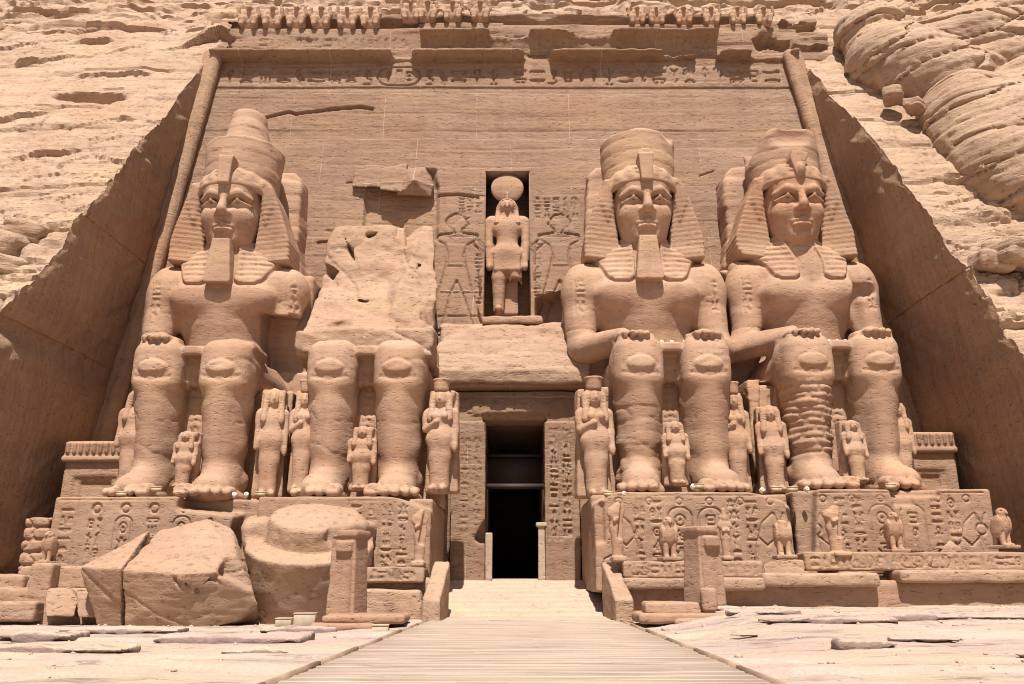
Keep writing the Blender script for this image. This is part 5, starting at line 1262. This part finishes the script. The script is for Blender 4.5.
course('inscribed parapet course at the right end of the terrace', 806, 1060, 552, 571, 28.2, .9, 37)
boulder('stone_block', 'rough broken stone filling the gap between the two inscribed right courses', 'stone block', [A(764, 566, 28.1), A(775, 560, 28.1), A(804, 559, 28.1), A(806, 576, 28), A(766, 578, 28), A(775, 562, 29), A(804, 560, 29), A(804, 577, 29), A(766, 578, 29)], M_ped, .05, .08, .9, 3.)
GL = 'ledges and lower wall of the right terrace'
blk('long projecting ledge stone just right of the right stele', 624, 578, 765, 590, 27.6, 1.2, off=21., name='terrace_ledge', cat='ledge', am=.06)
blk('ledge stone in the middle of the right terrace, left of the dark gap', 764, 573, 880, 587, 27.6, 1.2, off=22., name='terrace_ledge', cat='ledge', am=.07)
blk('long stepped ledge at the right end of the terrace, right of the dark gap', 902, 570, 1075, 583, 27.6, 1.2, off=23., name='terrace_ledge', cat='ledge', am=.06)
tag(slab('terrace_wall', (3.9, 28.0, -.3), (21, 28.9, 1.2), M_pink, .08, .10, .1, 24.), 'low reddish wall under the ledges of the right terrace', 'wall')
course('inscribed parapet course left of the ramp, right of the drum', 365, 424, 567, 583, 28.2, .9, 41)
tag(slab('terrace_wall', (-19, 28.0, -.4), (-3.0, 28.9, .95), M_rock, .09, .12, .1, 25.), 'low rough wall under the inscribed course left of the ramp', 'wall')
# ramp side walls
def rampwall(label, x0, x1, off):
    c = (x0+x1)/2; o0 = 26.05
    P = [(0, -.1), (0, .62), (.25, .74), (3.5, 1.82), (3.62, 1.86), (3.62, -.1)]
    V, Q = vol_mesh((x0-c-.25, -.3, -.2), (x1-c+.25, 5.9, 2.2), .05, lambda v: v.add(prism(P, x0-c, x1-c, .06, axis='x')), .05, 1.0, 1.5, off)
    o = link('ramp_wall', mesh_from('ramp_wall', V, Q), M_pave if False else M_rock); o.location = (c, o0, 0); return tag(o, label, 'ramp wall')
rampwall('low sloping stone wall along the left side of the entrance ramp', -2.78, -2.22, 1.)
rampwall('low sloping stone wall along the right side of the entrance ramp', 3.2, 3.76, 2.)

# the two stelae in front of the terrace, each on stepped slabs
def stele(label, px, pyb, pyt, Y, rz, w_, off, mir=1):
    b = at(px, pyb, Y); tp = at(px, pyt, Y+.5); H = tp[2]-b[2]
    t = thing('stele', label, 'stele', b, rz)
    def s(v):
        v.add(box((0, .5, H/2-.05), (w_/2, .45, H/2-.05), .04, tx=.08, ty=.05))
        v.add(box((0, .5, H-.1), (w_/2-.01, .47, .10), .05))
        v.cut(box((0, .02, H*.42), (w_/2-.16, .09, H*.42), .03), k=.02)
        v.add(box((.05, .05, H*.80), (w_/2-.2, .08, .16), .05), k=.05)
        v.cut(box((mir*w_/2, .1, H-.05), (.22, .3, .16), .05, rot=(0, mir*25, 0)), k=.08)
    V, Q = vol_mesh((-w_, -.3, -.2), (w_, 1.3, H+.25), .035, s, .03, 1.4, 1.5, off); link('shaft', mesh_from('stele_shaft', V, Q), M_pink, t)
    return t
stele('reddish upright stele right of the ramp, on stepped slabs', 716, 606, 527, 25.2, math.radians(24), .95, 1.)
stele('reddish upright stele left of the ramp, in front of the fallen drum', 338, 616, 531, 25.2, math.radians(-18), .95, 4., -1)
PS = 'low pinkish slabs around the two stelae'
blk('low inclined slab in front of the right stele, next to the ramp', 645, 601, 701, 617, 24.6, .7, M_pink, .045, .08, 31., 'base_slab', 'slab', PS)
blk('broad bottom step under the right stele', 640, 613, 730, 624, 24.2, 1.6, M_pink, .045, .09, 32., 'base_slab', 'slab', PS)
blk('thin flat stone at the right front of the right stele', 676, 619, 742, 627, 23.9, .8, M_pink, .045, .09, 33., 'base_slab', 'slab', PS)
blk('small upright rounded stone at the foot of the right stele', 703, 588, 717, 612, 24.6, .35, M_pink, .04, .03, 34., 'base_slab', 'slab', PS)
blk('upper step under the left stele', 320, 615, 405, 624, 24.5, 1.6, M_pink, .045, .09, 35., 'base_slab', 'slab', PS)
blk('lower step in front of the left stele', 310, 624, 372, 632, 24.0, .9, M_pink, .045, .09, 36., 'base_slab', 'slab', PS)

# side shrines in the recess corners
def shrine(label, px0, px1, pyt, pyb, Y, side):
    a = at(px0, pyb, Y); b = at(px1, pyt, Y); w_ = (b[0]-a[0])/2; H = b[2]-1.3
    t = thing('side_shrine', label, 'shrine', ((a[0]+b[0])/2, Y, 1.3))
    V, Q = vol_mesh((-w_-.3, -.3, -.2), (w_+.3, 3.3, H), .08, lambda v: (v.add(box((0, 1.6, H/2-.4), (w_, 1.55, H/2-.4), .06)), v.cut(box((0, 0, H*.4), (w_-.45, .14, H*.33), .03), box((0, .05, H*.4), (w_-.7, .2, H*.30), .03))), .03, .8, 2, 3.); link('wall', mesh_from('shrine_wall', V, Q), M_side, t)
    def co(v):
        v.add(box((0, 1.5, H-.75), (w_+.12, 1.65, .13), .1), box((0, 1.5, H-.35), (w_+.05, 1.6, .34), .08), k=.05)
        n = int(w_*2/.27)
        for i in range(n): v.add(cap((-w_+.15+.27*i, -.12, H-.5), (-w_+.15+.27*i, -.17, H-.15), .09, .10), k=.02)
    V, Q = vol_mesh((-w_-.4, -.5, H-1.1), (w_+.4, 3.4, H+.2), .06, co, .03, .8, 2, 5.); link('cornice', mesh_from('shrine_cornice', V, Q), M_stat, t)
shrine('small shrine wall with an uraeus cornice in the left corner of the recess', 56, 132, 441, 515, 33.4, -1)
shrine('small shrine wall with a cornice in the right corner of the recess', 908, 952, 432, 490, 33.8, 1)

# ---------------------------------------------------------------- falcons and small kings along the parapet
def falcon_body(v, head=True):
    v.add(ell((0, .04, .52), (.17, .19, .30), rot=(14, 0, 0)), cap((0, .0, .70), (0, -.02, .82), .12, .11), k=.08)
    if head:
        v.add(ell((0, -.03, .89), (.115, .13, .115)), k=.05); v.add(cap((0, -.13, .90), (0, -.19, .85), .045, .02), k=.03)
        for s in (-1, 1): v.cut(ell((s*.085, -.09, .92), (.03, .03, .022)), k=.02)
    else: v.cut(box((.05, 0, .98), (.3, .3, .12), .03, rot=(0, 14, 0)), k=.04)
    v.add(prism([(-.11, .02), (.11, .02), (.13, .4), (-.13, .4)], .14, .26, .02, shear=-.12), k=.05)
    for s in (-1, 1):
        v.add(cap((s*.085, 0, .33), (s*.08, -.02, .06), .075, .06), cap((s*.08, -.02, .05), (s*.08, -.13, .045), .055, .045), k=.03)
        v.add(ell((s*.145, .05, .52), (.05, .17, .30), rot=(14, 0, 0)), k=.02)
def falcon_base(v): v.add(box((0, .03, .0), (.22, .26, .05), .02))
FB = [None, None]
for k in (0, 1):
    V, Q = vol_mesh((-.35, -.35, -.06), (.35, .45, 1.1), .018, lambda v: falcon_body(v, k == 0), .014, 4, 1.5, k*3.); FB[k] = mesh_from('falcon_body', V, Q); FB[k].materials.append(M_stat)
V, Q = vol_mesh((-.35, -.35, -.12), (.35, .45, .12), .02, falcon_base, .014, 4); FBB = mesh_from('falcon_base', V, Q); FBB.materials.append(M_ped)
def falcon(label, px, pyb, pyt, Y, rz=0.0, head=True):
    b = at(px, pyb, Y); H = at(px, pyt, Y)[2]-b[2]
    t = thing('falcon_statue', label, 'falcon', b, rz, 'falcon statues along the terrace'); t.scale = (H*1.12, H*1.1, H)
    link('body', FB[0 if head else 1], None, t); link('plinth', FBB, None, t)
falcon('stone falcon between the doorway and the right stele, in front of the right-hand cartouche pedestal', 670, 559, 517, 28.6, .1)
falcon('stone falcon with a broken flat head at the gap between the two right pedestals', 785, 557, 515, 28.6, -.1, False)
falcon('dark-breasted stone falcon at the middle of the rightmost pedestal', 897, 551, 512, 28.6, .05)
falcon('biggest lone stone falcon at the far right end, against the recess wall', 1006, 547, 508, 28.6, .35)
falcon('small stone falcon on the squared block at the left end', 46, 563, 531, 28.4, -.25)
def osir(v, brk):
    v.add(cap((0, 0, .04), (0, 0, .48), .075, .10, sc=(1.15, 1, 1)), cap((0, 0, .48), (0, 0, .72), .10, .12, sc=(1.2, .9, 1)), k=.05)
    v.add(cap((-.1, 0, .74), (.1, 0, .74), .06, .06), k=.05); v.add(cap((-.13, -.03, .70), (.06, -.11, .60), .04, .035), cap((.13, -.03, .70), (-.06, -.11, .60), .04, .035), k=.03)
    v.add(box((0, -.05, .03), (.12, .14, .04), .02), k=.02)
    if not brk:
        v.add(ell((0, -.02, .86), (.07, .08, .085)), k=.03); v.add(box((0, .03, .84), (.12, .05, .10), .04), k=.03); v.add(cap((0, .02, .92), (0, .02, 1.04), .07, .05), k=.03)
    else: v.add(ell((0.02, 0, .82), (.09, .08, .07)), k=.03); v.cut(box((.1, -.1, .62), (.07, .1, .3), .03, rot=(0, 10, 0)), k=.04)
    v.cut(cap((0, -.1, .06), (0, -.12, .45), .012, .014), k=.02)
OM = []
for k in (0, 1):
    V, Q = vol_mesh((-.3, -.3, -.03), (.3, .25, 1.12), .018, lambda v: osir(v, k == 1), .016, 4, 1.5, k*5.); me = mesh_from('king_statue', V, Q); me.materials.append(M_stat); OM.append(me)
def king(label, px, pyb, pyt, Y, rz, k, ws=1.0):
    b = at(px, pyb, Y); H = (at(px, pyt, Y)[2]-b[2])/(1.02 if k == 0 else .88)
    o = link('king_statue', OM[k]); o.location = b; o.scale = (H*ws, H*ws, H); o.rotation_euler[2] = rz; tag(o, label, 'statue', 'small king statues along the terrace')
king('small worn standing king statue by the right ramp wall', 618, 561, 503, 28.6, .1, 1, .9)
king('small standing king statue just behind the right stele', 727, 560, 511, 28.6, 0, 0, .9)
king('broken small statue with a ragged top, left part of the rightmost pedestal', 838, 556, 506, 28.6, .1, 1, 1.3)
king('slender small standing statue left of the ramp, by the short pedestal', 419, 566, 510, 28.6, -.1, 1, .85)
boulder('statue_fragment', 'small pale upright fragment of a broken falcon on the right parapet', 'fragment', [A(941, 552, 28.5), A(962, 552, 28.5), A(944, 549, 28.5), A(949, 539, 28.6), A(954, 547, 28.5), A(962, 549, 28.5), A(945, 552, 28.9), A(960, 552, 28.9), A(950, 540, 28.8)], M_ped, .03, .05, 2., 3.)

# ---------------------------------------------------------------- modern floodlights
def floodbox(label, px0, py0, px1, py1, Y, d):
    a = at(px0, py1, Y); b = at(px1, py0, Y); w_ = (b[0]-a[0])/2; H = b[2]-a[2]
    t = thing('floodlight_housing', label, 'floodlight', ((a[0]+b[0])/2, Y, a[2]), .1, 'cream floodlight housings on the ground')
    V = []; Q = []; addbox(V, Q, -w_, w_, 0, d, 0, H); addbox(V, Q, -w_-.02, w_+.02, -.02, d+.02, H, H+.03)
    o = link('case', mesh_from('floodlight_case', np.array(V), np.array(Q), False), M_box, t)
    bv = o.modifiers.new('bevel', 'BEVEL'); bv.width = .012
    V = []; Q = []; addbox(V, Q, -w_*.85, w_*.85, d, d+.02, H*.15, H*.85); link('lens', mesh_from('floodlight_lens', np.array(V), np.array(Q), False), M_glass, t)
floodbox('biggest cream floodlight housing, at the foot of the drum', 293, 614, 315, 629, 24.6, .45)
floodbox('low cream floodlight housing left of the biggest one', 275, 619, 291, 627, 25.2, .45)
floodbox('cream floodlight housing beside the boardwalk edge, below the left stele', 371, 626, 388, 640, 22.6, .45)
def spot(label, px, py, Y, kind, s=.16):
    b = at(px, py, Y); zp = min(ZP, key=lambda q: abs(q-b[2])) if b[2] < 6 else (6.30+ZP[int(np.argmin([abs(b[0]-q) for q in XP]))] if px > 400 or px < 300 else b[2]-.05)
    b = (b[0], b[1], zp-.01); t = thing('spotlight', label, 'spotlight', b, 0, 'small spotlights on the colossi')
    if kind == 'box':
        V = []; Q = []; addbox(V, Q, -s*1.15, s*1.15, -s*.5, s*.5, .03, s*1.1); link('case', mesh_from('spot_case', np.array(V), np.array(Q), False), M_ochre, t)
        V = []; Q = []; addbox(V, Q, -s*1.2, s*1.2, -s*.55, s*.55, s*1.1, s*1.4); link('lid', mesh_from('spot_lid', np.array(V), np.array(Q), False), M_box, t)
    else:
        V, Q = vol_mesh((-s*2, -s*2, -.02), (s*2, s*2, s*3), s*.16, lambda v: (v.add(cyl((0, 0, s*1.1), s*.8, s*.75, s*.1, rot=(65, 0, 15))), v.add(box((0, 0, s*.2), (s*.3, s*.3, s*.25), s*.05))), 0, 1); link('body', mesh_from('spot_body', V, Q), M_white, t)
        V, Q = vol_mesh((-s*2, -s*2, -.02), (s*2, s*2, s*3), s*.16, lambda v: v.add(ell((0, -s*.72, s*1.42), (s*.5, s*.16, s*.5), rot=(-25, 0, 0))), 0, 1); link('lens', mesh_from('spot_lens', V, Q), M_box, t)
for px, py, Y, kd, lb in ((121, 498, 29.82, 'box', 'ochre box light at the outer foot of the tall-crowned colossus'), (156, 494, 29.8, 'box', 'ochre box light in front of the outer foot of the tall-crowned colossus'), (234, 498, 30.1, 'round', 'white spotlight right of the inner foot of the tall-crowned colossus'),
  (246, 498, 30.1, 'round', 'white ring spotlight at the broken corner of the long pedestal'), (260, 498, 29.85, 'box', 'ochre box light beside the top of the drum'), (188, 341, 32.3, 'round', 'white spotlight on the lap of the tall-crowned colossus, left one'), (212, 341, 32.3, 'round', 'white spotlight on the lap of the tall-crowned colossus, right one'),
  (609, 497, 29.82, 'box', 'ochre box light at the left edge of the cartouche pedestal'), (624, 497, 29.8, 'round', 'white spotlight left of the inner foot of the flat-crowned colossus'), (693, 490, 29.8, 'round', 'white spotlight between the feet of the flat-crowned colossus'), (699, 490, 29.8, 'box', 'ochre box light between the feet of the flat-crowned colossus'),
  (762, 492, 30.1, 'round', 'white spotlight at the gap between the two right pedestals'), (777, 493, 29.82, 'box', 'ochre box light at the gap between the two right pedestals'), (793, 494, 29.82, 'box', 'pale box light at the right side of the pedestal gap'), (807, 494, 29.8, 'round', 'white spotlight beside the big toe of the beardless colossus'), (891, 489, 29.8, 'box', 'ochre box light between the feet of the beardless colossus'),
  (651, 334, 32.0, 'round', 'white spotlight on the lap of the flat-crowned colossus, leftmost of four'), (661, 334, 32.0, 'round', 'white spotlight on the lap of the flat-crowned colossus, second of four'), (671, 334, 32.0, 'round', 'white spotlight on the lap of the flat-crowned colossus, third of four'), (684, 334, 32.0, 'round', 'white spotlight on the lap of the flat-crowned colossus, rightmost of four'),
  (828, 333, 32.2, 'round', 'white spotlight on the lap of the beardless colossus, left of three'), (836, 333, 32.2, 'round', 'white spotlight on the lap of the beardless colossus, middle of three'), (844, 333, 32.2, 'round', 'white spotlight on the lap of the beardless colossus, right of three'), (350, 337, 32.0, 'round', 'white spotlight on the broken lap of the collapsed colossus, left one'), (387, 337, 32.0, 'round', 'white spotlight on the broken lap of the collapsed colossus, right one')):
    spot(lb, px, py, Y, kd, .105 if kd == 'round' else .15)
# big rounded outcrops on the right slope
def outcrop(label, base_px, ells, off):
    base = np.array(at(*base_px)); t = None
    L = []
    for (px, py, Y, rx, ry, rz, rot) in ells: L.append(ell(tuple(np.array(at(px, py, Y))-base), (rx, ry, rz), rot=rot))
    lo = np.min([l[1] for l in L], 0)-.9; hi = np.max([l[2] for l in L], 0)+.9
    sa = strata(.08, 1.1, .22, off, .8); sb = strata(.04, .36, .5, off+3)
    def fn(x, y, z):
        q = z-.22*x+.35*fbm(x*.25, y*.25, z*.1+off, 3)
        return .32*fbm(x*.28+off, y*.28, z*.3, 4)+sa(x, y, q)+sb(x, y, q)+.06*fbm(x*1.6, y*1.6, z*3, 3)+(lambda w: .10*w[0]+.22*sstep(.06, .01, w[1]))(worley(x*.24+.12*y+.3*fbm(x*.4, y*.4, z*.4, 3), q*.6, off+1))
    V, Q = vol_mesh(lo, hi, .105, lambda v: v.add(*L, k=1.8), 0.0, 1, 1, off, fn)
    o = link('rock_outcrop', mesh_from('rock_outcrop', V, Q, True, 38), M_cliff); o.location = base; return tag(o, label, 'rock', 'rock outcrops on the right slope')
outcrop('long layered outcrop on the upper right slope, ending in a rounded nose', (920, 70, 38), [(868, 32, 39.2, 1.9, 2.0, 1.5, (0, 0, 0)), (880, 58, 37.8, 1.7, 2.0, 1.7, None), (915, 72, 37.2, 2.2, 2.2, 2.0, None), (958, 48, 38.4, 2.8, 2.4, 1.9, (0, -12, 0)), (1010, 22, 39.5, 3.4, 2.6, 2.0, (0, -12, 0)), (960, 84, 36.6, 2.4, 2.0, 1.3, (0, -18, 0)), (1030, 62, 38, 3.2, 2.4, 1.4, (0, -14, 0))], 2.)
outcrop('huge bulging outcrop at the right edge, overhanging a dark cleft', (990, 150, 34), [(958, 112, 35.8, 1.9, 2.2, 1.9, None), (985, 140, 34.6, 2.5, 2.6, 2.5, None), (1010, 178, 33.4, 2.5, 2.6, 2.3, (0, 20, 0)), (1050, 150, 34.2, 3.4, 3.4, 3.2, None), (1060, 205, 32.8, 2.8, 2.6, 2.0, None), (1040, 100, 36.4, 3.4, 3, 2.2, None)], 6.)
for i_, (px, py, Y, r_, lb) in enumerate(((992, 262, 30.2, .55, 'flat loose boulder on the ledge below the bulging right outcrop'), (1014, 255, 30.0, .75, 'larger loose boulder at the right frame edge below the bulging outcrop'), (915, 106, 35.2, .45, 'small boulder wedged in the cleft between the two right outcrops'), (893, 96, 35.7, .4, 'small boulder under the nose of the upper right outcrop'), (12, 248, 31.2, .8, 'rounded boulder on the left slope at the frame edge'), (30, 236, 31.6, .7, 'boulder on the left slope just behind the rounded one'), (8, 268, 30.6, .6, 'flat boulder on the left slope lowest of the three'))):
    base = np.array(at(px, py, Y)); side = 1 if px > 512 else -1
    V, Q = vol_mesh((-1.6, -1.4, -1.2), (1.6, 1.4, 1.2), .07, lambda v: v.add(box((0, 0, 0), (r_*1.35, r_*1.1, r_*.7), r_*.35, rot=(10, 8*side, 20*i_))), .16, .9, 1.3, i_*4., strata(.05, .4, .7, i_))
    o = link('boulder', mesh_from('loose_boulder', V, Q), M_cliff); o.location = base; tag(o, lb, 'rock', 'loose boulders on the slopes')

# small broken stones and grit lying on the forecourt
rs = np.random.RandomState(5); V = []; Q = []
ico = bmesh.new(); bmesh.ops.create_icosphere(ico, subdivisions=1, radius=1.0); iv = np.array([v.co[:] for v in ico.verts]); iq = np.array([[v.index for v in f.verts] for f in ico.faces]); ico.free()
px_ = []
for n_ in range(1300):
    if rs.rand() < .45: x = (-1 if rs.rand() < .5 else 1)*rs.uniform(3.6, 19); y = rs.uniform(26.0, 28.1)-abs(rs.randn())*.4
    else: x = (-1 if rs.rand() < .5 else 1)*rs.uniform(3.5, 14); y = rs.uniform(9.5, 26.5)
    px_.append((x, y))
px_ = np.array(px_); pz_ = ground_h(px_[:, :1], px_[:, 1:])[:, 0]
for (x, y), z in zip(px_, pz_):
    sz = min(.075, .010+.014*rs.exponential()); m_ = iv*(1+.25*rs.randn(len(iv), 1))*np.array([sz*rs.uniform(.8, 1.5), sz*rs.uniform(.8, 1.3), sz*.6])
    V.append(m_+np.array([x, y, z+sz*.1])); Q.append(iq+len(iv)*len(Q))
struct(link('gravel', mesh_from('gravel', np.concatenate(V), np.concatenate(Q), False), M_pave), 'stuff')

# thin broken rock ledges of the forecourt, undercut towards the boardwalk end
for i_, (px0, px1, py, d_) in enumerate(((-20, 70, 640, .8), (60, 175, 634, .9), (150, 300, 641, .9), (255, 335, 634, .7), (-15, 120, 655, .7), (215, 290, 656, .5), (770, 900, 639, .9), (888, 1040, 637, 1.0), (735, 800, 633, .6), (842, 905, 655, .55), (900, 965, 652, .5), (985, 1050, 664, .6), (700, 770, 645, .5))):
    Yl = (EYE+.12)/max(.03, math.tan(math.atan((py-342)/FPX)-PITCH)); x0 = at(px0, py, Yl)[0]; x1 = at(px1, py, Yl)[0]; w_ = (x1-x0)/2; cxl = (x0+x1)/2
    zg = float(np.max(ground_h(np.linspace(x0, x1, 9)[:, None], np.full((9, 1), Yl+.3))))
    def lv(v):
        v.add(box((0, d_*.5, .0), (w_, d_*.5, .045), .02))
        v.cut(box((0, -.05, -.06), (w_*1.1, .16, .055), .02), k=.02)
    V, Q = vol_mesh((-w_-.4, -.5, -.2), (w_+.4, d_+.5, .25), .035, lv, .05, 1.6, 1.0, i_*3.7, lambda x, y, z: .22*fbm(x*.9+i_*5, y*1.1, 0*z, 4)+.02*fbm(x*4, y*4, z*4, 2))
    o = struct(link('rock_ledge', mesh_from('rock_ledge', V, Q, True, 35), M_ground)); o.location = (cxl, Yl, zg+.03)
